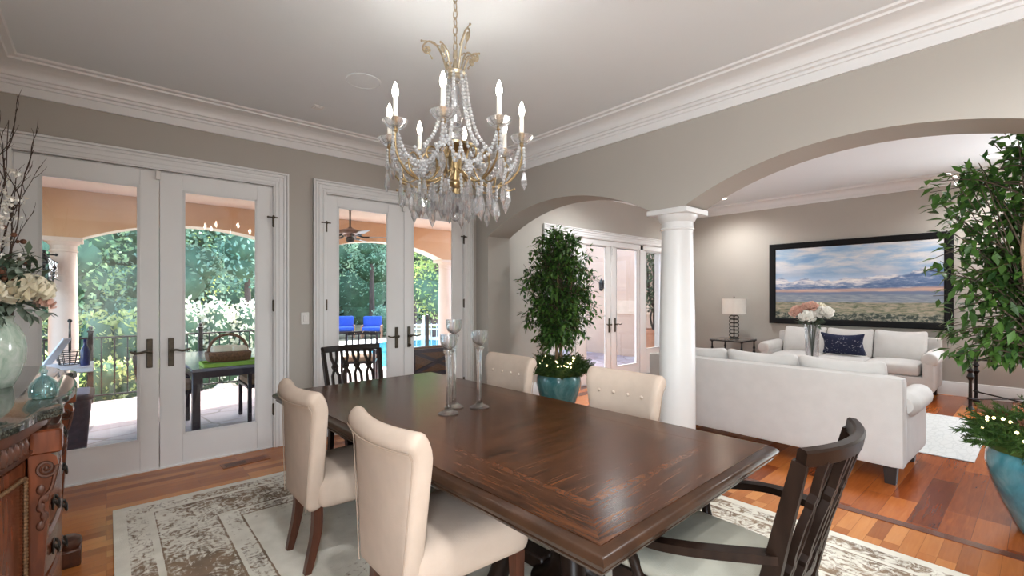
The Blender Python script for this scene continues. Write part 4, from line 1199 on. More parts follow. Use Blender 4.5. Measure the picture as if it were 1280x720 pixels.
# ------------------------------------------------------------------ potted ficus trees with lit pine garlands
def rand_dir(rnd):
    z = rnd.uniform(-1, 1); a = rnd.uniform(0, 2 * PI); s = math.sqrt(1 - z * z)
    return Vector((s * math.cos(a), s * math.sin(a), z))
def ficus(label, loc, pot, mleaf, H, R, zc0, n_br, lf, seed, lights, cones, potprof, gar_r, gar_z, lean=(0, 0), keep=None):
    rnd = random.Random(seed)
    t = thing('potted_ficus', label, 'potted tree', loc)
    MB().lathe(potprof, 48).build('pot', pot, t)
    rim = max(z for r_, z in potprof); rr = [r_ for r_, z in potprof if z == rim][0]
    MB().lathe([(0, rim - .04), (rr * .93, rim - .05)], 32).build('soil', M['soil'], t)
    tr = MB(); tips = []
    for k in range(4):
        a = 2 * PI * k / 4 + rnd.uniform(-.3, .3)
        p0 = (.045 * math.cos(a), .045 * math.sin(a), rim - .05)
        p1 = (.03 * math.cos(a + 1.2), .03 * math.sin(a + 1.2), zc0 - .15)
        p2 = (.06 * math.cos(a + 2.0), .06 * math.sin(a + 2.0), zc0 + .15)
        p3 = (.16 * math.cos(a + 2.2), .16 * math.sin(a + 2.2), (zc0 + H) / 2)
        p4 = (.10 * math.cos(a + 2.6), .10 * math.sin(a + 2.6), H - .2)
        path = spline([p0, p1, p2, p3, p4], 6)
        tr.tube(path, [.024 - .017 * i / (len(path) - 1) for i in range(len(path))], 8)
        tips += path[10:]
    br = MB(); lv = MB()
    for k in range(n_br):
        b0 = Vector(rnd.choice(tips))
        z = rnd.uniform(zc0, H)
        f = (z - zc0) / (H - zc0)
        rz_ = R * (.55 + .45 * math.sin(PI * min(1, .15 + .80 * f))) * (1.0 if f < .85 else 1 - (f - .85) * 3.2)
        a = rnd.uniform(0, 2 * PI); rr_ = rz_ * math.sqrt(rnd.uniform(.12, 1))
        e_ = Vector((rr_ * math.cos(a) + lean[0] * f, rr_ * math.sin(a) + lean[1] * f, z))
        if keep and not keep(e_): continue
        b0 = Vector((b0.x, b0.y, min(b0.z, z + .05)))
        mid = (b0 + e_) / 2 + Vector((0, 0, .06))
        tw = spline([b0, mid, e_], 4)
        br.tube(tw, [.006 - .004 * i / (len(tw) - 1) for i in range(len(tw))], 5)
        od = (e_ - mid).normalized()
        for j in range(rnd.randint(14, 20)):
            u = rnd.uniform(.25, 1.0)
            i_ = min(int(u * (len(tw) - 1)), len(tw) - 2)
            p = tw[i_].lerp(tw[i_ + 1], rnd.random()) + rand_dir(rnd) * .045
            d = (od * .55 + rand_dir(rnd) * .75 + Vector((0, 0, -.40))).normalized()
            lv.leaf(p, d, (rnd.uniform(-.4, .4), rnd.uniform(-.4, .4), 1), lf * rnd.uniform(.75, 1.2), lf * .44 * rnd.uniform(.8, 1.15), .12)
    trunk = tr.build('trunk', M['bark'], t)
    br.build('twigs', M['ficustwig'], trunk)
    lv.build('foliage', mleaf, t, sharp=60)
    # garland of pine sprigs round the rim
    g = MB()
    g.lathe([(gar_r * .86, rim - .015), (gar_r * .88, rim + .02), (gar_r * .6, rim + gar_z * .45), (.06, rim + gar_z * .62)], 20)
    for k in range(480):
        a = rnd.uniform(0, 2 * PI); r0 = gar_r * .97 * math.sqrt(rnd.uniform(.04, 1))
        p = Vector((r0 * math.cos(a), r0 * math.sin(a), rim + rnd.uniform(-.02, .10) + (gar_z - .1) * (1 - r0 / gar_r)))
        d = Vector((math.cos(a) * .9 + rnd.uniform(-.6, .6), math.sin(a) * .9 + rnd.uniform(-.6, .6), rnd.uniform(-.25, .75))).normalized()
        L_ = rnd.uniform(.09, .17)
        for j in range(22):
            s_ = j / 22
            q = p + d * L_ * s_
            nd_ = (d * .75 + rand_dir(rnd) * .75).normalized()
            o_ = nd_.orthogonal().normalized() * .0042
            tip = q + nd_ * rnd.uniform(.024, .046)
            g.add([q - o_, q + o_, tip], [(0, 1, 2)])
            o2 = nd_.cross(o_)
            g.add([q - o2, q + o2, tip], [(0, 1, 2)])
    gar = g.build('garland', M['garland'], t, smooth=False)
    bulb = MB().ball((0, 0, 0), .0085, 8, 6).build('fairy_light', M['fairy'], gar)
    first = True
    for k in range(lights):
        a = rnd.uniform(0, 2 * PI); r0 = rnd.uniform(gar_r * .55, gar_r * .92)
        pos = (r0 * math.cos(a), r0 * math.sin(a), rim + rnd.uniform(.07, .13) + (gar_z - .06) * (1 - r0 / gar_r))
        if first: bulb.location = pos; first = False
        else: sub(bulb, gar, pos)
    for k in range(cones):
        a = 2 * PI * k / cones + 2.6; r0 = gar_r * .72
        c = Vector((r0 * math.cos(a), r0 * math.sin(a), rim + .155))
        cm = MB(); cm.ball((0, 0, 0), (.018, .018, .04), 8, 6)
        for j in range(40):
            zz = -.04 + .085 * j / 40; aa = 2.4 * j; rr2 = .034 * math.sin(PI * (.15 + .75 * j / 40))
            cm.leaf((.3 * rr2 * math.cos(aa), .3 * rr2 * math.sin(aa), zz), (math.cos(aa), math.sin(aa), .45), (0, 0, 1), rr2 * .9 + .006, .020, .1)
        o = cm.build('pine_cone', M['cone'], gar, tuple(c)); o.rotation_euler = (rnd.uniform(-1, 1), rnd.uniform(-1, 1), 0)
    return t
pot1 = [(.0, 0), (.17, 0), (.185, .015), (.22, .10), (.262, .22), (.283, .32), (.278, .40), (.262, .435), (.268, .445), (.262, .452), (.245, .45), (.24, .40), (0, .39)]
ficus('bushy ficus tree in a turquoise glazed pot before the living room glass doors', (4.31, 4.05, 0), M['teapot'], M['ficus'], 2.27, .52, .80, 330, .088, 11, 34, 0, pot1, .33, .24)
pot2 = [(.0, 0), (.135, 0), (.15, .012), (.17, .06), (.225, .18), (.268, .30), (.288, .40), (.285, .455), (.268, .49), (.275, .50), (.268, .508), (.25, .505), (.245, .46), (0, .45)]
ficus('large leafy ficus in a sea-blue glazed pot beside the arch, near the end table', (4.19, -.03, 0), M['bluepot'], M['ficus'], 2.42, .64, .98, 520, .092, 5, 44, 5, pot2, .33, .22, (-.02, .03), keep=lambda p: p.x > -.10 and p.y < .60)

# ------------------------------------------------------------------ sideboard
SB = 2.89
front = [(-1.10, -.69), (-1.02, -.45), (-.90, -.30), (-.74, -.225), (-.62, -.200), (-.56, -.160), (-.515, -.140), (-.47, -.150), (-.42, -.180), (-.34, -.158), (-.2, -.133), (0, -.122)]
front = front + [(-d, x) for d, x in front[-2::-1]]
fs_ = [(p.x, p.y) for p in spline([(d, x, 0) for d, x in front], 6)]
def footprint(inset, k=1.0): return [(x - inset, d * k) for d, x in fs_]
sb = thing('sideboard', 'carved mahogany bow-front sideboard with dark granite top', 'sideboard', (.022, SB, 0))
def xf(d):
    for (d0, x0_), (d1_, x1_) in zip(fs_, fs_[1:]):
        if d0 <= d <= d1_: return x0_ + (x1_ - x0_) * (d - d0) / max(1e-6, d1_ - d0)
    return -.3
gp = footprint(0); ZT = 1.02
rings = [(.006, ZT - .036), (.0, ZT - .030), (.0, ZT - .010), (.004, ZT - .003), (.010, ZT)]
vs = []; fs = []; n_ = len(gp)
for ins, z in rings: vs += [(min(max(x - ins, -.69), 0), d * (1 - ins), z) for x, d in gp]
for k in range(len(rings) - 1):
    for i in range(n_): fs.append((k * n_ + i, k * n_ + (i + 1) % n_, (k + 1) * n_ + (i + 1) % n_, (k + 1) * n_ + i))
fs.append(tuple(range(n_))[::-1]); fs.append(tuple((len(rings) - 1) * n_ + i for i in range(n_)))
MB().add(vs, fs).build('granite_top', M['granite'], sb, sharp=25)
smooth_front = [(-1.07, -.66), (-.98, -.45), (-.88, -.345), (-.74, -.285), (-.60, -.250), (-.50, -.235), (-.42, -.240), (-.32, -.222), (-.2, -.208), (0, -.200)]
smooth_front += [(-d, x) for d, x in smooth_front[-2::-1]]
bf = [(p.x, p.y) for p in spline([(d, x, 0) for d, x in smooth_front], 6)]
def bx_(d):
    for (d0, x0_), (d1_, x1_) in zip(bf, bf[1:]):
        if d0 <= d <= d1_: return x0_ + (x1_ - x0_) * (d - d0) / max(1e-6, d1_ - d0)
    return -.4
def body(z0, z1, out): return MB().prism([(max(x + out, -.69), d) for d, x in bf], z0, z1, 'z')
mb = body(.11, .97, 0); mb.build('carcass', M['mahogany'], sb, sharp=30)
mb = MB()
for z0, z1, o in ((.958, .984, .050), (.945, .958, .035), (.86, .872, .018), (.872, .880, .026), (.06, .11, .022), (.11, .125, .012)):
    mb.prism([(max(x + o, -.69), d) for d, x in bf], z0, z1, 'z')
mb.build('mouldings', M['mahdark'], sb, sharp=30)
# carved leaf frieze
for s in (-1, 1):
    mb = MB()
    d = .60
    while d < 1.0:
        x = bx_(s * d)
        for dz in (-.022, .0, .022): mb.ball((x + .016, s * d + dz * .4, .912 + dz), (.013, .013, .014), 8, 6)
        mb.ball((x + .012, s * (d + .016), .912), (.018, .008, .032), 8, 6)
        d += .034
    mb.build('carved_frieze', M['mahdark'], sb)
# curved doors in the wings with rope moulding
for s in (-1, 1):
    ds = [.555 + .41 * i / 16 for i in range(17)]
    P = [(bx_(s * d) + .006, s * d) for d in ds]
    poly = P + [(x - .02, d) for x, d in P[::-1]]
    dr = MB().prism(poly if s > 0 else poly[::-1], .15, .845, 'z').build('door', M['mahogany'], sb, sharp=30)
    rp = [(bx_(s * d) + .014, s * d, .795 - .0 * d) for d in ds[1:-1]]
    loop = [(rp[0][0], rp[0][1], .20 + .595 * i / 30) for i in range(31)] + rp[1:] + [(rp[-1][0], rp[-1][1], .795 - .595 * i / 30) for i in range(31)] + [(p[0], p[1], .20) for p in rp[::-1][1:-1]]
    mb = MB().tube(loop, .0042, 6, closed=True)
    L_ = 0; last = Vector(loop[0])
    for p in loop:
        p = Vector(p)
        while (p - last).length > .012:
            last = last + (p - last).normalized() * .012
            mb.ball(last, (.0075, .0065, .0075), 6, 4)
    mb.build('rope_moulding', M['rope'], dr)
# consoles with scroll volutes at the corners of the drawer bay
for s in (-1, 1):
    cy = s * .51; xb = bx_(cy) + .018
    prof_ = [(0, .86), (.075, .86), (.098, .845), (.105, .815), (.098, .785), (.082, .755), (.072, .70), (.066, .60), (.055, .45), (.042, .30), (.034, .18), (.038, .13), (0, .13)]
    pp = [(xb - .01 + a * .72, z) for a, z in prof_]
    mb = MB().prism(pp, cy - .042, cy + .042, 'y')
    mb.box((xb + .032, cy, .902), (.085, .10, .085), .006)
    mb.build('console', M['mahogany'], sb, sharp=30)
    mb = MB()
    for face in (-1, 1):
        yy = cy + face * .043
        sp_ = [(xb + .034 + .028 * (1 - k / 34) * math.cos(-k * .42 + .2), yy, .808 + .032 * (1 - k / 34) * math.sin(-k * .42 + .2)) for k in range(31)]
        mb.tube(sp_, [.007 - .004 * k / 31 for k in range(31)], 6); mb.ball((xb + .034, yy, .808), .008, 8, 6)
        mb.tube(spline([(xb + .058, yy, .79), (xb + .046, yy, .73), (xb + .02, yy, .70), (xb + .024, yy, .66), (xb + .034, yy, .64), (xb + .02, yy, .60)], 4), .006, 6)
        for k in range(5): mb.ball((xb + .02 + .010 * (k % 2), yy, .735 - .032 * k), (.012, .006, .018), 8, 6)
    mb.build('scroll_carving', M['mahdark'], sb)
    for sy in (0,):
        MB().box((xb + .04, cy, .045), (.11, .12, .09), .008).lathe([(.045, .09), (.055, .11), (.05, .135), (.03, .15)], 14, c=(xb + .045, cy, 0)).build('foot', M['mahdark'], sb)
# bow drawers
for k in range(4):
    z0 = .145 + k * .178; z1 = z0 + .166
    P = []
    for i in range(17):
        d = -.405 + .81 * i / 16
        P.append((bx_(d), d))
    vs = []; fs = []
    sec = [(0, z0), (.018, z0 + .004), (.026, z0 + .02), (.026, z1 - .02), (.018, z1 - .004), (0, z1)]
    for x, d in P: vs += [(x + o, d, z) for o, z in sec]
    m_ = len(sec)
    for i in range(16):
        for j in range(m_ - 1): fs.append((i * m_ + j, (i + 1) * m_ + j, (i + 1) * m_ + j + 1, i * m_ + j + 1))
    fs += [tuple(range(m_))[::-1], tuple(16 * m_ + j for j in range(m_))]
    dr = MB().add(vs, fs).build('drawer', M['mahogany'], sb, sharp=25)
    for d in (-.24, .24):
        x = bx_(d) + .028; zc = (z0 + z1) / 2
        mb = MB().box((x, d, zc), (.006, .075, .045), .003)
        mb.tube(spline([(x, d - .032, zc + .012), (x + .012, d - .034, zc), (x + .016, d - .018, zc - .020), (x + .016, d, zc - .025), (x + .016, d + .018, zc - .020), (x + .012, d + .034, zc), (x, d + .032, zc + .012)], 4), .0048, 6)
        mb.ball((x + .006, d - .032, zc + .012), .007, 8, 6); mb.ball((x + .006, d + .032, zc + .012), .007, 8, 6)
        mb.build('handle', M['nickel'], dr)

# glass cloche on the sideboard
cl_ = thing('glass_bottle', 'small aqua ribbed glass bottle on the granite sideboard top', 'bottle', (-.185, 2.585, ZT))
MB().lathe([(0, .003), (.032, .001), (.040, .006), (.042, .03), (.038, .055), (.022, .075), (.010, .085), (.009, .098), (.006, .098), (.008, .084), (.020, .072), (.034, .052), (.037, .03), (.035, .010), (0, .008)], 24).build('body', M['teal'], cl_)
MB().lathe([(.007, .097), (.012, .100), (.013, .108), (.007, .114), (.004, .116), (.008, .121), (.006, .128), (0, .130)], 16).build('stopper', M['teal'], cl_)
mb = MB()
for k in range(8):
    a = 2 * PI * k / 8
    mb.tube([(math.cos(a) * r_, math.sin(a) * r_, z) for r_, z in ((.040, .004), (.043, .03), (.039, .055), (.023, .075), (.011, .085))], .0022, 6)
mb.build('ribs', M['teal'], cl_)

# big vase of mixed stems
vx, vy = -.375, 3.02
va = thing('flower_arrangement', 'celadon vase of peony, sage leaves and twisted branches on the sideboard', 'flower arrangement', (vx, vy, ZT))
MB().lathe([(0, 0), (.060, 0), (.066, .006), (.085, .05), (.102, .11), (.106, .17), (.098, .225), (.080, .265), (.066, .285), (.064, .30), (.070, .312), (.065, .312), (.058, .30), (.06, .28), (0, .27)], 40).build('vase', M['celadon'], va)
rnd = random.Random(4)
mb = MB()
def twig(p, d, L_, r_, depth):
    pts = [Vector(p)]; d = Vector(d).normalized()
    n = 7
    for i in range(n):
        d = (d + Vector((rnd.uniform(-.16, .16), rnd.uniform(-.16, .16), rnd.uniform(-.02, .14)))).normalized()
        pts.append(pts[-1] + d * L_ / n)
        if depth and i in (2, 4, 5):
            twig(pts[-1], (d + rand_dir(rnd) * .45).normalized(), L_ * rnd.uniform(.22, .36), r_ * .6, depth - 1)
    mb.tube(spline(pts, 2), [r_ * (1 - .7 * i / (2 * n)) for i in range(2 * n + 1)], 5)
for k in range(9):
    a = rnd.uniform(0, 2 * PI)
    twig((.03 * math.cos(a), .03 * math.sin(a), .28), (.05 * math.cos(a) + .06, .08 * math.sin(a) - .06, 1), rnd.uniform(.62, .92), .0045, 2)
mb.build('branches', M['twig'], va)
def foliage(name, n, m, ln, wd, zlo, zhi, spread, droop=.1):
    lv_ = MB(); st = MB()
    for k in range(n):
        a = rnd.uniform(0, 2 * PI); R_ = spread * rnd.uniform(.5, 1)
        tip = Vector((R_ * math.cos(a), R_ * math.sin(a), rnd.uniform(zlo, zhi)))
        path = spline([(.02 * math.cos(a), .02 * math.sin(a), .27), (tip.x * .5, tip.y * .5, tip.z * .6 + .18), tuple(tip)], 5)
        st.tube(path, .0022, 5)
        for j in range(3, len(path)):
            for s in (-1, 1, 1):
                td = (path[j] - path[j - 1]).normalized()
                d = (td * .6 + rand_dir(rnd) * .8 + Vector((0, 0, -droop))).normalized()
                lv_.leaf(path[j], d, (0, 0, 1), ln * rnd.uniform(.7, 1.2), wd * rnd.uniform(.8, 1.2), .12)
    o = lv_.build(name, M[m], va, sharp=60)
    st.build('stems', M['olive'], o)
foliage('olive_leaves', 16, 'olive', .085, .026, .33, .62, .17)
foliage('sage_leaves', 14, 'sage', .055, .034, .26, .60, .20, .4)
bloom((.108, -.045, .425), .088, 60, M['petalw'], va, 'peony', 41, .85)
bloom((-.02, -.13, .42), .075, 44, M['petalw'], va, 'peony', 42, .85)
bloom((.165, -.03, .365), .036, 22, M['petalp'], va, 'rose', 43)
bloom((.04, -.05, .50), .034, 22, M['petalp'], va, 'rose', 44)
mb = MB()
for k in range(40):
    a = rnd.uniform(0, 2 * PI); r_ = rnd.uniform(.03, .15)
    mb.ball((r_ * math.cos(a), r_ * math.sin(a), rnd.uniform(.38, .72)), rnd.uniform(.008, .013), 8, 6)
mb.build('berries', M['cone'], va)
mb = MB()
for k in range(60):
    a = rnd.uniform(0, 2 * PI); r_ = rnd.uniform(.0, .07)
    c = (r_ * math.cos(a) + .035, r_ * math.sin(a) - .03, rnd.uniform(.50, .95))
    for j in range(4): mb.leaf(c, rand_dir(rnd), (0, 0, 1), .022, .018, .2)
mb.build('blossoms', M['petalwhite'], va)

# ------------------------------------------------------------------ chandelier
CX, CY = 1.367, 2.018
cn = thing('chandelier', 'crystal chandelier with eight candle lights over the dining table', 'chandelier', (CX, CY, 0))
mb = MB()
z = 3.035; k = 0
while z > 2.70:
    L_ = .052
    pts = [(.011 * math.cos(2 * PI * i / 14), 0, z - L_ / 2 + (L_ / 2) * math.sin(2 * PI * i / 14)) for i in range(14)]
    mb.tube(pts, .0034, 6, closed=True, X=Matrix.Rotation(rad(90 * (k % 2) + 20), 4, 'Z'))
    z -= .042; k += 1
mb.build('chain', M['gilt'], cn)
MB().lathe([(.0, HC), (.055, HC - .001), (.055, HC - .01), (.035, HC - .022), (.012, HC - .032), (0, HC - .034)], 24).build('ceiling_canopy', M['gilt'], cn)
MB().lathe([(0, 2.70), (.010, 2.695), (.012, 2.66), (.007, 2.65), (.012, 2.63), (.016, 2.61), (.010, 2.595), (.048, 2.585), (.056, 2.575), (.050, 2.562), (.02, 2.555)], 24).build('crown_ring', M['gilt'], cn)
for k in range(6):
    a = 2 * PI * k / 6 + .35
    c_, s_ = math.cos(a), math.sin(a)
    big = 1.0 if k % 2 == 0 else .62
    pts = [(.040, 2.575), (.055, 2.63), (.075, 2.685), (.105, 2.73), (.140, 2.742), (.165, 2.722), (.166, 2.695), (.148, 2.680), (.130, 2.692), (.134, 2.708)]
    pts = [(.04 + (r_ - .04) * big, 2.575 + (z_ - 2.575) * big) for r_, z_ in pts]
    path = spline([(c_ * r_, s_ * r_, z_) for r_, z_ in pts], 4)
    mb = MB().tube(path, [.0055 - .002 * i / len(path) for i in range(len(path))], 7)
    for r_, z_ in ((.060, 2.70), (.175, 2.745), (.12, 2.655)):
        r2, z2 = .04 + (r_ - .04) * big, 2.575 + (z_ - 2.575) * big
        b0 = (.04 + (.10 - .04) * big, 2.575 + (2.722 - 2.575) * big) if r_ != .12 else (.04 + (.150 - .04) * big, 2.575 + (2.682 - 2.575) * big)
        mb.tube(spline([(c_ * b0[0], s_ * b0[0], b0[1]), (c_ * (b0[0] + r2) / 2, s_ * (b0[0] + r2) / 2, (b0[1] + z2) / 2 + .008), (c_ * r2, s_ * r2, z2)], 3), .003, 6)
        mb.ball((c_ * r2, s_ * r2, z2), .006, 8, 6)
    for j in range(5):
        r2 = .04 + (.148 + .010 * math.cos(j * 1.26) - .04) * big
        mb.ball((c_ * r2, s_ * r2, 2.575 + (2.702 + .010 * math.sin(j * 1.26) - 2.575) * big), .008, 8, 6)
    mb.build('scroll_leaf', M['gilt'], cn)
MB().lathe([(0, 2.56), (.024, 2.555), (.026, 2.53), (.016, 2.52), (.022, 2.50), (.022, 2.42), (.016, 2.40), (.030, 2.375), (.040, 2.345), (.030, 2.315), (.018, 2.30), (.045, 2.285), (.055, 2.26), (.035, 2.235), (.02, 2.225), (.042, 2.205), (.02, 2.19), (0, 2.19)], 16).build('crystal_stem', M['crystal'], cn, sharp=15)
MB().lathe([(.0, 2.185), (.085, 2.192), (.105, 2.198), (.102, 2.188), (.070, 2.172), (.040, 2.155), (.034, 2.10), (.028, 2.06), (.022, 2.02), (.036, 2.005), (.034, 1.99), (.020, 1.975), (.018, 1.95), (0, 1.94)], 32).build('brass_body', M['brass'], cn)
fac = Vector((-CX, -CY)).normalized(); base_a = math.atan2(fac.y, fac.x)
def strand(mb, pts, step=.0145, r_=.0062):
    P = [Vector(p) for p in pts]; acc = 0
    for a_, b2 in zip(P, P[1:]):
        L_ = (b2 - a_).length; d = 0.0
        while acc + d < L_:
            q = a_.lerp(b2, (acc + d) / L_) if L_ else a_
            mb.ball(q, r_, 6, 5); d += step
        acc = acc + d - L_
def pend_bm(s=1.0):
    b2 = MB()
    b2.ball((0, 0, -.006 * s), .0065 * s, 6, 5)
    b2.lathe([(0, -.013 * s), (.006 * s, -.018 * s), (.0125 * s, -.048 * s), (.0115 * s, -.066 * s), (0, -.092 * s)], 6)
    return b2
pend = None
def pendant(pos, s=1.0, a=0.0):
    global pend
    if pend is None:
        pend = pend_bm().build('pendant', M['crystal'], cn, smooth=False); o = pend
        o.location = pos
    else: o = sub(pend, cn, pos)
    o.rotation_euler = (0, 0, a); o.scale = (s, s, s)
R_ = .345
tips = []
arm0 = None
for k in range(8):
    a = base_a + rad(-9 + 45 * k)
    zo = 0.0
    if arm0 is None:
        path = spline([(.028, 0, 2.075), (.07, 0, 2.035), (.13, 0, 2.000), (.20, 0, 1.985), (.275, 0, 2.010), (.325, 0, 2.065), (.345, 0, 2.13), (.345, 0, 2.195)], 5)
        mb = MB().tube(path, [.0070 - .002 * i / len(path) for i in range(len(path))], 8)
        mb.tube(spline([(.17, 0, 1.990), (.12, 0, 2.03), (.095, 0, 2.09), (.11, 0, 2.15), (.15, 0, 2.165), (.175, 0, 2.135), (.165, 0, 2.105), (.145, 0, 2.108)], 4), .0048, 7)
        mb.tube(spline([(.22, 0, 1.99), (.265, 0, 2.03), (.275, 0, 2.085), (.250, 0, 2.115), (.225, 0, 2.095), (.235, 0, 2.07)], 4), .0042, 7)
        mb.tube(spline([(.23, 0, 1.99), (.27, .0, 1.965), (.30, 0, 1.97)], 4), .0042, 7); mb.ball((.305, 0, 1.972), .007, 8, 6)
        mb.lathe([(.006, 2.185), (.013, 2.195), (.010, 2.21), (.012, 2.235), (.016, 2.26), (.012, 2.262)], 14, c=(.345, 0, 0))
        arm0 = mb.build('arm', M['brass'], cn); arm0.rotation_euler = (0, 0, a); arm = arm0
        bob = MB().lathe([(.012, 2.205), (.028, 2.208), (.048, 2.222), (.060, 2.242), (.056, 2.244), (.044, 2.228), (.026, 2.216), (.012, 2.214)], 12, c=(.345, 0, 0)).build('bobeche', M['crystal'], arm0, sharp=12)
        cnd = MB().lathe([(.0, 2.258), (.0115, 2.258), (.0115, 2.345), (0, 2.347)], 16, c=(.345, 0, 0)).build('candle_sleeve', M['candle'], arm0)
        blb = MB().lathe([(.006, 2.345), (.010, 2.352), (.0155, 2.372), (.015, 2.385), (.009, 2.408), (.003, 2.424), (0, 2.426)], 16, c=(.345, 0, 0)).build('bulb', M['bulb'], arm0)
    else:
        arm = arm0.copy(); COL.objects.link(arm); arm.parent = cn; arm.rotation_euler = (0, 0, a)
        for g in list(arm0.children):
            d = g.copy(); COL.objects.link(d); d.parent = arm
    c_, s_ = math.cos(a), math.sin(a)
    tips.append((c_, s_, a))
    lamp('candle_lamp', 'POINT', (CX + c_ * R_, CY + s_ * R_, 2.385), 15.0, (1.0, 0.96, 0.90), shadow_soft_size=0.016)
for k in range(8):
    c_, s_, a = tips[k]; c2, s2, a2 = tips[(k + 1) % 8]
    mb = MB()     # swag from the crown ring down to the arm's inner scroll
    rr = .185
    pts = spline([(c_ * .052, s_ * .052, 2.565), (c_ * .075, s_ * .075, 2.40), (c_ * .115, s_ * .115, 2.26), (c_ * rr, s_ * rr, 2.165)], 8)
    strand(mb, pts, .0195, .0098)
    mb.build('bead_strand', M['bead'], cn)
    mb = MB()     # festoon between two neighbouring bobeches
    m_ = Vector(((c_ + c2) / 2, (s_ + s2) / 2))
    pts = spline([(c_ * .335, s_ * .335, 2.195), (c_ * .27 + c2 * .045, s_ * .27 + s2 * .045, 2.085), (m_.x * .30, m_.y * .30, 2.045), (c_ * .045 + c2 * .27, s_ * .045 + s2 * .27, 2.085), (c2 * .335, s2 * .335, 2.195)], 8)
    strand(mb, pts, .0185, .0090)
    mb.build('bead_festoon', M['bead'], cn)
    mb = MB()     # short drop of beads below each bobeche, with a rosette
    strand(mb, [(c_ * .355, s_ * .355, 2.20), (c_ * .358, s_ * .358, 2.085)], .018, .0088)
    for j in range(6): mb.ball((c_ * .358 + .014 * math.cos(j * 1.047) * -s_, s_ * .358 + .014 * math.cos(j * 1.047) * c_, 2.10 + .014 * math.sin(j * 1.047)), .0075, 6, 5)
    mb.build('bead_drop', M['bead'], cn); mb = MB()
    strand(mb, [(m_.x * .30, m_.y * .30, 2.045), (m_.x * .30, m_.y * .30, 1.985)], .018, .0088)
    for j in range(6): mb.ball((m_.x * .30 + .015 * math.cos(j * 1.047) * -m_.y, m_.y * .30 + .015 * math.cos(j * 1.047) * m_.x, 2.02 + .015 * math.sin(j * 1.047)), .0085, 6, 5)
    mb.build('bead_drop', M['bead'], cn); mb = MB()
    strand(mb, [(c_ * .215, s_ * .215, 1.985), (c_ * .215, s_ * .215, 1.93)], .018, .0092)
    mb.build('bead_drop', M['bead'], cn); mb = MB()
    strand(mb, [(m_.x * .13, m_.y * .13, 2.02), (m_.x * .15, m_.y * .15, 1.92)], .018, .0092)
    mb.build('bead_drop', M['bead'], cn)
    pendant((c_ * .358, s_ * .358, 2.080), 1.3, a); pendant((m_.x * .30, m_.y * .30, 1.985), 1.35, a)
    pendant((c_ * .215, s_ * .215, 1.930), 1.45, a); pendant((c_ * .275, s_ * .275, 1.985), 1.2, a)
    pendant((m_.x * .15, m_.y * .15, 1.925), 1.2, a); pendant((m_.x * .22, m_.y * .22, 1.965), 1.35, a)
    pendant((c_ * .07, s_ * .07, 1.915), 1.1, a)
    pendant((c_ * .115, s_ * .115, 1.960), 1.3, a)
for k in range(16):      # extra swags from the brass bowl out to the arms
    a = base_a + rad(-9 + 22.5 * k)
    mb = MB()
    strand(mb, spline([(.10 * math.cos(a), .10 * math.sin(a), 2.19), (.15 * math.cos(a + .1), .15 * math.sin(a + .1), 2.09), (.22 * math.cos(a + .2), .22 * math.sin(a + .2), 2.07), (.30 * math.cos(a + .25), .30 * math.sin(a + .25), 2.12)], 6), .0185, .0088)
    mb.build('bead_swag', M['bead'], cn)
mb = MB()
for j in range(3):
    for k in range(8 - 2 * j):
        a = 2 * PI * k / (8 - 2 * j) + j * .3
        mb.ball((math.cos(a) * (.055 - .015 * j), math.sin(a) * (.055 - .015 * j), 1.93 - .035 * j), .016, 8, 6)
mb.ball((0, 0, 1.835), (.024, .024, .028), 10, 8); mb.lathe([(0, 1.945), (.05, 1.94), (.062, 1.915), (.045, 1.87), (.02, 1.85), (0, 1.845)], 10)
mb.build('crystal_finial', M['crystal'], cn)

# ------------------------------------------------------------------ covered patio
PF = -.02
struct(MB().box((3.1, 6.75, PF - .1), (12.6, 3.5, .2)).build('floor_patio', M['flag']))
struct(MB().box((1.15, 6.59, 2.80), (8.7, 3.13, .16)).build('ceiling_patio', M['stuccopale']))
struct(MB().box((1.15, 6.65, 3.13), (8.7, 3.2, .48)).build('ceiling_patio_roof', M['stucco']))
cols = [-.40, 2.38, 5.17]
BY0, BY1 = 7.84, 8.16
poly = [(-3.2, 2.90), (-3.2, 2.14), (-.72, 2.14), (-.20 - .40, 2.14)]
poly = [(5.5, 2.14), (5.5, 2.90), (-3.2, 2.90), (-3.2, 2.14)]
poly += [(-.62, 2.14)]
for a, b_ in zip(cols, cols[1:]): poly += arc_pts(a + .17, b_ - .17, 2.14, .255, 20)
o = MB().prism([(p[0], p[1]) for p in poly], BY0, BY1, 'y').build('wall_patio_arcade', M['stucco'], sharp=30)
struct(o)
M['soffit'] = mat('cream_arch_reveal', (0.78, 0.70, 0.60), 0.9, spec=0.1)  # cream tone paints in light bounced up onto the arch undersides
o.data.materials.append(M['soffit'])
for p in o.data.polygons:
    if p.normal.z < -.25 and p.center.z < 2.5: p.material_index = 1
def patio_column(x, label):
    t = thing('patio_column', label, 'column', (x, 8.0, PF), group='patio columns', kind='structure')
    MB().lathe([(.19, 0), (.19, .10), (.165, .12), (.145, .16), (.138, .25), (.138, 1.0), (.122, 1.98)], 32).build('shaft', M['stuccopale'], t)
    MB().lathe([(.122, 1.98), (.135, 1.985), (.135, 2.0), (.125, 2.01), (.125, 2.06), (.15, 2.085), (.155, 2.105)], 32).box((0, 0, 2.1325), (.36, .34, .055), .006).build('capital', M['stuccopale'], t)
for x, l in zip(cols, ('round stucco patio column behind the hanging lantern', 'round stucco patio column hidden between the French doors', 'round stucco patio column seen past the tall glass candle holder')): patio_column(x, l)
struct(MB().box((-.78, 8.0, 1.06), (.30, .30, 2.15), .004).build('wall_patio_pier', M['stuccopale']))
struct(MB().box((9.55, 9.0, 1.7), (.3, 8.0, 4.2)).build('wall_wing', M['stuccopink']))
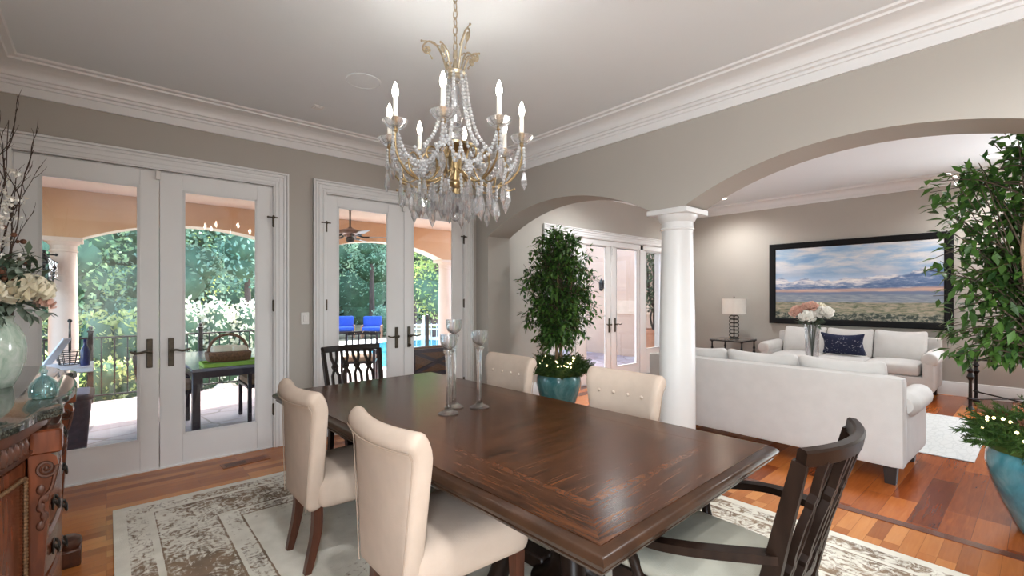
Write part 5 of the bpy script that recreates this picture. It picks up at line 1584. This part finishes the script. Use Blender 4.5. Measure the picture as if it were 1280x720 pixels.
M['band'] = mat('sandstone_band', (0.70, 0.52, 0.38), 0.9, var=.1, vscale=6)
struct(MB().box((9.39, 6.5, 1.15), (.02, 1.3, .32), .003).build('trim_wing_band', M['band']))
dl = thing('patio_downlight', 'small round downlight in the patio ceiling', 'ceiling light', (1.19, 6.93, 2.72))
MB().lathe([(.09, 0), (.09, -.006), (.065, -.01), (.06, 0)], 28, caps=False).build('trim_ring', M['white'], dl)
MB().lathe([(0, -.003), (.062, -.003)], 24).build('lens', M['shade'], dl)

# iron railing between the columns
rl = thing('iron_railing', 'black iron railing with knuckled balusters along the patio edge', 'railing', (0, 8.45, PF))
def rail_part(x0, x1):
    mb = MB()
    mb.box(((x0 + x1) / 2, 0, .875), (x1 - x0, .035, .022), .003); mb.box(((x0 + x1) / 2, 0, .09), (x1 - x0, .03, .02), .003)
    mb.build('rail', M['iron'], rl)
rail_part(-3.0, 2.3)
bal = None
n = 38
for k in range(n):
    x = -2.95 + k * .138
    if bal is None:
        bal = MB().lathe([(.0085, .09), (.0085, .45), (.017, .47), (.019, .49), (.0085, .51), (.0085, .53), (.019, .55), (.017, .57), (.0085, .59), (.0085, .875)], 8).build('baluster', M['iron'], rl)
        bal.location = (x, 0, 0)
    else: sub(bal, rl, (x, 0, 0))
ps = None
for x in (-1.35, -.16, 1.08, 2.3):
    if ps is None:
        ps = MB().box((0, 0, .48), (.055, .055, .96), .004).box((0, 0, .965), (.075, .075, .02), .003).lathe([(.018, .97), (.014, .985), (.026, 1.005), (.02, 1.025), (.0, 1.035)], 12).build('post', M['iron'], rl)
        ps.location = (x, 0, 0)
    else: sub(ps, rl, (x, 0, 0))
gp_ = MB().box((0, 0, .50), (.06, .06, 1.0), .004).box((0, 0, 1.01), (.08, .08, .02), .003).lathe([(.02, 1.02), (.03, 1.05), (0, 1.07)], 12).build('railing_post', M['iron'], None, (5.02, 8.45, PF))
tag(gp_, 'black iron post ending the railing beside the patio column', 'post')

# ceiling fan
fn_ = thing('ceiling_fan', 'bronze patio ceiling fan with pale blades and down rod', 'ceiling fan', (2.66, 6.62, 2.72))
MB().tube([(0, 0, 0), (0, 0, -.34)], .014, 10).lathe([(.06, 0), (.06, -.02), (.03, -.06), (0, -.065)][::-1], 20).build('down_rod', M['bronze'], fn_)
MB().lathe([(0, -.455), (.06, -.452), (.085, -.44), (.10, -.42), (.165, -.405), (.17, -.385), (.165, -.355), (.10, -.34), (.04, -.32), (.02, -.30), (0, -.30)], 32).build('motor_housing', mat('copper_brown_housing', (.20, .10, .07), .4, .6), fn_)
MB().lathe([(0, -.53), (.04, -.525), (.06, -.50), (.055, -.46), (0, -.455)], 24).build('switch_housing', M['nickel'], fn_)
M['blade'] = mat('pale_blade', (.62, .62, .64), .5)
for k in range(5):
    a = 2 * PI * k / 5 - .55
    X = Matrix.Rotation(a, 4, 'Z') @ Matrix.Rotation(rad(11), 4, 'X')
    bl = MB().prism([(.23, -.055), (.62, -.075), (.68, -.06), (.70, 0), (.68, .06), (.62, .075), (.23, .055)], -.445, -.437, 'z', X=X).build('blade', M['blade'], fn_)
    MB().tube([(.12, 0, -.42), (.18, 0, -.45), (.27, 0, -.448)], .015, 8, X=Matrix.Rotation(a, 4, 'Z')).box((.27, 0, -.45), (.09, .07, .012), .003, X=X).build('blade_bracket', M['nickel'], bl)

# lantern hanging on the column side
ln = thing('wall_lantern', 'black iron lantern with scrolled cap on the patio column', 'lantern', (-.545, 7.66, 1.80))
MB().tube([(-.04, .20, .02), (-.04, 0.02, .03)], .014, 8).tube(spline([(-.04, .20, -.1), (-.04, .10, .05), (0, 0, .10)], 5), .010, 8).box((-.04, .205, -.04), (.08, .02, .26), .004).build('bracket', M['iron'], ln)
MB().lathe([(0, .16), (.02, .15), (.012, .13), (.022, .115), (.012, .10), (.03, .09), (.05, .075), (.055, .06), (.09, .03), (.115, .015), (.118, .0), (.10, -.005)], 6).tube([(-.10, 0, .105), (.10, 0, .105)], .010, 8).ball((-.10, 0, .105), .018, 8, 6).ball((.10, 0, .105), .018, 8, 6).build('cap', M['iron'], ln, smooth=False)
MB().lathe([(.098, -.005), (.062, -.25)], 6, caps=False).build('glass_body', M['goblet'], ln, smooth=False)
mb = MB()
for k in range(6):
    a = 2 * PI * k / 6
    mb.tube([(.10 * math.cos(a), .10 * math.sin(a), 0), (.063 * math.cos(a), .063 * math.sin(a), -.25)], .007, 6)
    a2 = a + PI / 3
    mb.tube(spline([(.10 * math.cos(a), .10 * math.sin(a), -.02), (.075 * math.cos(a + PI / 6), .075 * math.sin(a + PI / 6), -.09), (.10 * math.cos(a2), .10 * math.sin(a2), -.02)], 4), .005, 5)
mb.lathe([(.066, -.245), (.07, -.26), (.04, -.28), (.015, -.30), (.02, -.315), (0, -.33)], 6)
mb.build('cage', M['iron'], ln, smooth=False)
ln2 = thing('wall_lantern', 'dark lantern mounted on the rose stucco wing wall', 'lantern', (9.27, 7.27, 1.73))
MB().box((.115, 0, -.02), (.02, .09, .22), .004).tube(spline([(.11, 0, -.06), (.03, 0, -.02), (0, 0, .12), (0, 0, .08)], 4), .009, 6).build('bracket', M['iron'], ln2)
MB().lathe([(0, .12), (.015, .10), (.03, .07), (.075, .03), (.08, .02), (.06, .015)], 6).lathe([(.06, .015), (.045, -.16), (.03, -.18), (0, -.19)], 6).build('housing', M['iron'], ln2, smooth=False)

# resin bin and serving console beyond the left-hand door
bn = thing('patio_bin', 'purple-brown tapered resin bin outside the garden doors', 'bin', (-.305, 5.42, PF))
def binfn(p): k = .78 + .22 * (p[2] + .3) / .6; return [p[0] * k, p[1] * k, p[2]]
MB().soft((0, 0, .30), (.43, .43, .60), .05, (8, 8, 6), 0, binfn).build('body', M['wicker'], bn)
MB().soft((0, 0, .60), (.46, .46, .05), .02, (8, 8, 4)).build('rim', M['wicker'], bn)
MB().soft((0, 0, .618), (.40, .40, .030), .01, (6, 6, 2)).build('lid', mat('faded_lid', (.34, .31, .36), .6), bn)
cs = thing('serving_console', 'dark patio console with pale top behind the resin bin', 'console', (-.42, 6.02, PF))
MB().box((0, 0, .765), (.66, .50, .05), .008).build('top', M['white'], cs)
MB().box((-.05, 0, .39), (.46, .40, .70), .01).build('cabinet', M['patiotable'], cs)
for k in range(3): MB().tube([(.185, -.16 + .16 * k, .52), (.205, -.16 + .16 * k, .52)], .012, 8).ball((.212, -.16 + .16 * k, .52), .016).build('knob', M['nickel'], cs)
zc = PF + .79
bk_ = thing('wire_basket', 'wire caddy with hooped handle on the patio console', 'basket', (-.26, 6.05, zc))
mb = MB()
for z, r_ in ((.01, .075), (.05, .09), (.09, .10), (.13, .105)):
    mb.tube([(r_ * math.cos(2 * PI * i / 20), r_ * math.sin(2 * PI * i / 20), z) for i in range(20)], .004, 6, closed=True)
for k in range(12):
    a = 2 * PI * k / 12
    mb.tube([(.075 * math.cos(a), .075 * math.sin(a), .01), (.105 * math.cos(a), .105 * math.sin(a), .13)], .003, 6)
mb.build('wires', M['iron'], bk_)
MB().tube([(0, .10 * math.cos(PI * i / 16), .13 + .28 * math.sin(PI * i / 16)) for i in range(17)], .006, 6).ball((0, 0, .415), .018, 8, 6).build('hoop_handle', M['iron'], bk_)
bo = MB().box((0, 0, 0), (.018, .085, .30), .004).build('serving_board', M['white'], None, (-.335, 5.86, zc + .15))
bo.rotation_euler = (0, rad(38), rad(-40))
tag(bo, 'white serving board leaning against the wire caddy on the console', 'board')
bt = MB().lathe([(0, 0), (.034, 0), (.036, .01), (.036, .14), (.014, .19), (.013, .24), (.016, .245), (.0, .25)], 16).build('bottle', mat('navy_bottle', (.02, .025, .10), .2), None, (-.15, 5.92, zc))
tag(bt, 'dark blue bottle beside the wire caddy on the patio console', 'bottle')

# patio dining table, chairs and basket
pt_ = thing('patio_table', 'dark outdoor dining table with a pale reflective top', 'table', (1.17, 6.10, PF))
MB().box((0, 0, .735), (1.14, 1.70, .03), .006).build('top', M['tabletile'], pt_)
mb = MB()
for s in (-1, 1): mb.box((s * .54, 0, .69), (.035, 1.64, .07), .004); mb.box((0, s * .82, .69), (1.08, .035, .07), .004)
mb.build('apron', M['patiotable'], pt_)
for sx in (-1, 1):
    for sy in (-1, 1): MB().box((sx * .53, sy * .81, .36), (.065, .065, .72), .006).build('leg', M['patiotable'], pt_)
def patio_chair(label, loc, rz):
    t = thing('patio_chair', label, 'chair', loc, rz, 'dark patio armchairs')
    MB().box((0, 0, .405), (.50, .48, .035), .006).build('seat_frame', M['patiotable'], t)
    MB().soft((0, 0, .46), (.48, .46, .08), .03, (6, 6, 4)).build('cushion', M['tan'], t)
    for sx in (-1, 1):
        MB().bar([(sx * .24, -.22, 0), (sx * .24, -.22, .42), (sx * .24, -.28, .84)], .035, .045, (1, 0, 0)).build('rear_post', M['patiotable'], t)
        MB().box((sx * .24, .21, .29), (.04, .04, .58), .004).build('leg', M['patiotable'], t)
        MB().tube(spline([(sx * .24, -.24, .60), (sx * .255, 0, .615), (sx * .245, .22, .59)], 4), .020, 8).build('arm', M['patiotable'], t)
    MB().bar([(-.24, -.28, .82), (0, -.305, .83), (.24, -.28, .82)], .06, .025, (0, 0, 1)).bar([(-.24, -.24, .55), (0, -.26, .55), (.24, -.24, .55)], .04, .025, (0, 0, 1)).build('back_rail', M['patiotable'], t)
    for k in range(4): MB().bar([(-.15 + .1 * k, -.25, .55), (-.15 + .1 * k, -.295, .82)], .02, .015, (1, 0, 0)).build('back_slat', M['patiotable'], t)
    return t
pc = patio_chair('dark patio armchair with tan cushion, at the table side facing the console', (.50, 6.30, PF), rad(-90))
dup(pc, (1.44, 6.20, PF), rad(90), 'dark patio armchair across the outdoor table, half behind the door stile')
dup(pc, (3.05, 8.1 - .9, PF), rad(150), 'dark patio armchair by the pool, seen through the fretwork chair back')
bs = thing('wicker_basket', 'brown wicker basket with arched handle on the patio table', 'basket', (.93, 5.44, PF + .782))
MB().soft((0, 0, .055), (.36, .24, .10), .02, (6, 6, 4), 0, lambda p: [p[0] * (1 + .8 * (p[2] + .05)), p[1] * (1 + .8 * (p[2] + .05)), p[2]]).build('body', M['brownrattan'], bs)
MB().tube([(.17 * math.cos(PI * i / 20), 0, .10 + .17 * math.sin(PI * i / 20)) for i in range(21)], [.014] * 21, 8).build('handle', M['brownrattan'], bs)
MB().soft((-.02, .02, .115), (.26, .17, .09), .04, (6, 6, 4)).soft((.09, -.02, .12), (.14, .15, .07), .03, (6, 6, 4)).build('napkins', M['petalw'], bs)
ty = thing('green_tray', 'lime green tray under the wicker basket on the patio table', 'tray', (1.02, 5.43, PF + .75))
MB().box((0, 0, .006), (.62, .30, .010), .002).build('base', M['limegreen'], ty)
mb = MB()
for s in (-1, 1): mb.box((0, s * .15, .018), (.64, .012, .034), .003); mb.box((s * .315, 0, .018), (.012, .30, .034), .003)
mb.build('edge', M['limegreen'], ty)

# brown woven armchair with a crossed back frame
ba = thing('woven_armchair', 'brown woven patio armchair with crossed frame on its back', 'armchair', (3.42, 5.78, PF), rad(-6))
MB().soft((0, -.30, .57), (.76, .09, .36), .035, (8, 4, 6), .02).build('backrest', M['brownrattan'], ba)
mb = MB()
for sx in (-1, 1): mb.bar([(sx * .35, -.36, .0), (sx * .35, -.36, .73)], .05, .04, (1, 0, 0)); mb.bar([(sx * .33, -.36, .42), (-sx * .33, -.36, .69)], .045, .03, (0, 0, 1))
mb.bar([(-.35, -.36, .71), (.35, -.36, .71)], .05, .04, (0, 0, 1)); mb.bar([(-.35, -.36, .40), (.35, -.36, .40)], .05, .04, (0, 0, 1))
mb.build('back_frame', M['patiotable'], ba)
MB().soft((0, .05, .40), (.64, .62, .14), .05, (6, 6, 4), .02).build('seat_cushion', M['tan'], ba)
MB().box((0, .05, .29), (.72, .68, .08), .01).build('seat_frame', M['patiotable'], ba)
for sx in (-1, 1):
    MB().bar([(sx * .36, -.36, .58), (sx * .36, .30, .58)], .045, .06, (0, 0, 1)).build('arm', M['patiotable'], ba)
    MB().box((sx * .35, .32, .29), (.05, .05, .58), .005).build('leg', M['patiotable'], ba)

# potted tree seen through the sidelight
pp_ = thing('patio_potted_tree', 'dark-leaved tree in a terracotta pot seen through the living room sidelight', 'potted tree', (8.88, 5.55, PF))
MB().lathe([(0, 0), (.19, 0), (.20, .02), (.245, .40), (.27, .64), (.29, .66), (.29, .73), (.26, .73), (.25, .66), (0, .65)], 32).build('pot', M['terracotta'], pp_)
rnd = random.Random(12); mb = MB(); lv = MB()
for k in range(3):
    path = spline([(.04 * k - .04, 0, .62), (.08 - .05 * k, .05 * k - .03, 1.0), (-.05 + .06 * k, .06 - .05 * k, 1.4), (.10 * k - .1, .1 - .1 * k, 2.1)], 5)
    mb.tube(path, .022, 7)
mb.build('trunk', M['twig'], pp_)
for k in range(2000):
    d = rand_dir(rnd); r_ = rnd.uniform(.3, 1) ** .6
    p = Vector((d.x * .37 * r_, d.y * .37 * r_, 1.9 + d.z * .85 * r_))
    lv.leaf(p, rand_dir(rnd) + Vector((0, 0, -.4)), (0, 0, 1), .085, .045, .1)
lv.build('foliage', M['ficus2'], pp_, sharp=60)

# ------------------------------------------------------------------ garden, pool, trees
struct(MB().box((6, 48, -.45), (90, 79.2, .2)).build('ground', M['ground']))
M['deck'] = mat('pale_pool_deck', (.66, .62, .56), .8, var=.06, vscale=2)
struct(MB().box((7.6, 12.3, -.25), (10.0, 7.6, .2)).build('ground_pool_deck', M['deck']))
pl = [(4.5, 9.7), (8.0, 9.7), (8.9, 11), (8.8, 13.4), (8.6, 14.4), (6.6, 14.5), (5.6, 12.4)]
pool = MB().prism([(p.x, p.y) for p in spline([(a, b_, 0) for a, b_ in pl + pl[:1]], 5)[:-1]], -.2, -.138, 'z').build('pool_water', M['water'])
tag(pool, 'turquoise swimming pool beyond the patio', 'pool')
def blue_seat(label, loc, rz, w):
    t = thing('garden_sofa', label, 'garden sofa', loc, rz)
    MB().box((0, 0, .24), (w, .72, .10), .01).build('frame', M['patiotable'], t)
    n = max(1, round(w / .75))
    for k in range(n):
        x = -w / 2 + w / n * (k + .5)
        MB().soft((x, .03, .38), (w / n - .02, .66, .18), .05, (6, 6, 4), .02).build('seat_cushion', M['blue'], t)
        MB().soft((x, -.28, .68), (w / n - .02, .18, .46), .06, (6, 4, 6)).build('back_cushion', M['blue'], t)
    for sx in (-1, 1):
        MB().box((sx * (w / 2), 0, .52), (.06, .72, .05), .008).build('arm', M['terracotta'], t)
        for sy in (-.32, .32): MB().box((sx * (w / 2), sy, .26), (.06, .06, .52), .006).build('leg', M['terracotta'], t)
blue_seat('blue cushioned garden loveseat under the trees past the pool', (7.35, 19.6, -.35), rad(160), 1.3)
blue_seat('blue cushioned garden armchair under the trees past the pool', (8.45, 18.7, -.35), rad(150), .78)
fe = thing('pool_fence', 'white metal picket fence beyond the pool deck', 'fence', (6.9, 12.1, -.15), rad(-38))
mb = MB()
for z in (.08, .60, .72): mb.box((.75, 0, z), (2.5, .03, .03), .003)
mb.build('rail', M['white'], fe)
pk = None
for k in range(18):
    if pk is None:
        pk = MB().box((0, 0, .38), (.022, .022, .76), .003).build('picket', M['white'], fe); pk.location = (-.5 + .147 * k, 0, 0)
    else: sub(pk, fe, (-.5 + .147 * k, 0, 0))
for x in (-.5, .15, .9, 2.0): MB().box((x, 0, .46), (.07, .07, .92), .006).ball((x, 0, .95), .045, 8, 6).build('post', M['white'], fe)

def leafmass(mb, c, r, n, size, rnd, shell=.35, flat=.9):
    for k in range(n):
        d = rand_dir(rnd); q = rnd.uniform(shell, 1.0)
        p = Vector((c[0] + d.x * r[0] * q, c[1] + d.y * r[1] * q, c[2] + d.z * r[2] * q))
        a = (d * .5 + rand_dir(rnd)).normalized(); u = a.orthogonal().normalized()
        s_ = size * rnd.uniform(.6, 1.25); w_ = s_ * .55
        v_ = a.cross(u)
        mb.add([p, p + a * s_ * .5 + v_ * w_ * .5, p + a * s_, p + a * s_ * .5 - v_ * w_ * .5], [(0, 1, 2, 3)])
def tree(name, label, x, y, h, r, zb, m, seed, n=5200, size=.135, blobs=13, trunk_r=.16):
    rnd = random.Random(seed)
    t = thing(name, label, 'tree', (x, y, -.35), group='trees behind the garden')
    path = spline([(0, 0, 0), (rnd.uniform(-.1, .1), rnd.uniform(-.1, .1), h * .35), (rnd.uniform(-.3, .3), rnd.uniform(-.3, .3), h * .85)], 5)
    MB().tube(path, [trunk_r * (1 - .75 * i / (len(path) - 1)) for i in range(len(path))], 10).build('trunk', M['treebark'], t)
    lv_ = MB(); core = MB()
    for k in range(blobs):
        f = k / (blobs - 1)
        z = zb + r * .35 + (h - zb - r * .5) * f
        a = rnd.uniform(0, 2 * PI); q = r * .62 * rnd.uniform(.3, 1) * math.sin(PI * (.15 + .75 * (1 - f) ** .8))
        br = r * (.62 - .28 * f) * rnd.uniform(.85, 1.15)
        c = (q * math.cos(a), q * math.sin(a), z)
        leafmass(lv_, c, (br, br, br * .75), n // blobs, size, rnd)
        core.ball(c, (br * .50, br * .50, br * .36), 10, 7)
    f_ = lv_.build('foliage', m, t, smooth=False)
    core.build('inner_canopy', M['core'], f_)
    return t
tree('broadleaf_tree', 'sunlit green tree behind the lantern column', -.9, 14.0, 7.5, 2.3, .9, M['tree1'], 1)
tree('broadleaf_tree', 'deep teal tree framed in the first open French door arch', 1.0, 15.5, 8.5, 2.6, 1.2, M['tree4'], 2)
tree('broadleaf_tree', 'teal tree with slender grey trunk behind the white blossom shrub', 3.0, 14.6, 8.0, 2.0, 1.9, M['tree4'], 3, trunk_r=.11)
tree('broadleaf_tree', 'yellow-green tree rising behind the teal ones', 1.6, 21.0, 10.5, 3.4, 1.2, M['tree3'], 4)
tree('broadleaf_tree', 'broad dark tree far beyond the hedge', -3.0, 18.5, 9.5, 3.4, .8, M['tree4'], 5)
tree('broadleaf_tree', 'tall green tree between the two garden doors', 4.4, 19.5, 10.0, 3.0, 1.0, M['tree1'], 6)
tree('pine_tree', 'grey-green pine with reddish trunk behind the blue loveseat', 8.3, 24.2, 11.5, 2.9, 2.2, M['tree2'], 7, 7000)
tree('pine_tree', 'grey-green pine behind the blue armchair', 10.6, 23.4, 11.0, 2.8, 2.2, M['tree2'], 8, 7000)
tree('pine_tree', 'grey-green pine overhanging the pool', 13.4, 24.0, 11.5, 3.0, 1.9, M['tree2'], 9, 5000)
tree('broadleaf_tree', 'bright yellow-green tree behind the white picket fence', 9.6, 15.6, 7.5, 2.1, .8, M['tree3'], 10)
tree('broadleaf_tree', 'rounded green tree past the far patio column', 12.4, 16.6, 8.5, 2.6, .7, M['tree1'], 11)
tree('pine_tree', 'slim dark pine trunk and crown near the pool edge', 9.6, 21.2, 9.5, 1.7, 3.0, M['tree2'], 12, 3500)
# solid woodland further back
rnd = random.Random(99); mb = MB(); core = MB()
for k in range(64):
    x = -16 + 48 * k / 63; y = 30 + rnd.uniform(-1.5, 2.5) - .0 * x
    h = rnd.uniform(8, 13)
    for z, r_ in ((.7, 1.7), (h * .2, 2.3), (h * .5, 2.4), (h * .8, 1.9)):
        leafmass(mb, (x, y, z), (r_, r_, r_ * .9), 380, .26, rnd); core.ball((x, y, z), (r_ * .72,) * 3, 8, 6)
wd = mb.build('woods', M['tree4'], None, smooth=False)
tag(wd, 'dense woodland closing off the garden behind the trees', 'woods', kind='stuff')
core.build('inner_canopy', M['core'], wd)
def shrub(name, label, x, y, w, d, h, m, seed, n=1400, size=.10, z0=-.35):
    rnd = random.Random(seed)
    t = thing(name, label, 'shrub', (x, y, z0), group='shrubs beyond the railing')
    lv_ = MB(); core = MB()
    nb = max(3, int(w / .45))
    for k in range(nb):
        cx = -w / 2 + w * (k + .5) / nb
        rr = (max(w / nb * .75, .3), d / 2, h * .55 * rnd.uniform(.85, 1.1))
        leafmass(lv_, (cx, rnd.uniform(-.1, .1), h * .5), rr, n // nb, size, rnd, .75)
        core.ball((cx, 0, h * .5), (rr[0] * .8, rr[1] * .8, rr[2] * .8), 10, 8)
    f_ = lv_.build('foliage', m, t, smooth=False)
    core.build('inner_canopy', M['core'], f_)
    return t
shrub('hedge', 'long clipped yellow-green hedge beyond the railing', -.6, 11.9, 4.2, .9, 1.45, M['hedge'], 21, 3600, .11)
shrub('flowering_shrub', 'white-blossoming shrub above the railing', 1.75, 11.4, 1.6, 1.2, 1.60, M['bloom'], 22, 2400, .11)
shrub('rounded_shrub', 'grey-green rounded shrub beside the white blossoms', 2.85, 12.2, 1.1, 1.0, 1.3, M['tree4'], 23, 1500, .10)
shrub('low_shrub', 'low golden shrub just outside the railing', .35, 9.8, 1.1, .7, .75, M['hedge'], 24, 1200, .08)
shrub('low_shrub', 'low pale shrub among boulders outside the railing', 1.35, 9.7, 1.0, .7, .65, M['bloom'], 25, 1200, .08)
shrub('low_shrub', 'low green shrub at the foot of the lantern column railing', -.7, 9.9, 1.0, .7, .85, M['tree3'], 26, 1200, .08)
shrub('rounded_shrub', 'dark rounded bush behind the blue garden armchair', 9.6, 19.3, 1.4, 1.1, 1.3, M['tree4'], 27, 1200, .11)
rnd = random.Random(31)
places = ['between the golden and pale shrubs', 'under the pale shrub', 'before the hedge foot', 'below the white blossoms', 'near the railing end', 'beside the golden shrub', 'beneath the lantern column railing', 'behind the pale shrub']
for k, (x, y, r_) in enumerate(((.85, 9.55, .30), (1.55, 9.35, .24), (.05, 10.6, .38), (1.9, 10.4, .42), (2.1, 9.6, .30), (.45, 9.2, .22), (-.55, 9.3, .26), (1.2, 10.3, .36))):
    mb = MB(); mb.ball((0, 0, 0), (r_, r_ * .85, r_ * .62), 12, 8)
    mb.v = [tuple(c * (1 + .16 * math.sin(7 * v[0] / r_ + k) * math.cos(5 * v[1] / r_ + 2 * k)) for c in v) for v in mb.v]
    o = mb.build('boulder', M['rock'], None, (x, y, -.35 + r_ * .45), sharp=70)
    tag(o, 'pale boulder ' + places[k], 'rock', 'garden boulders')
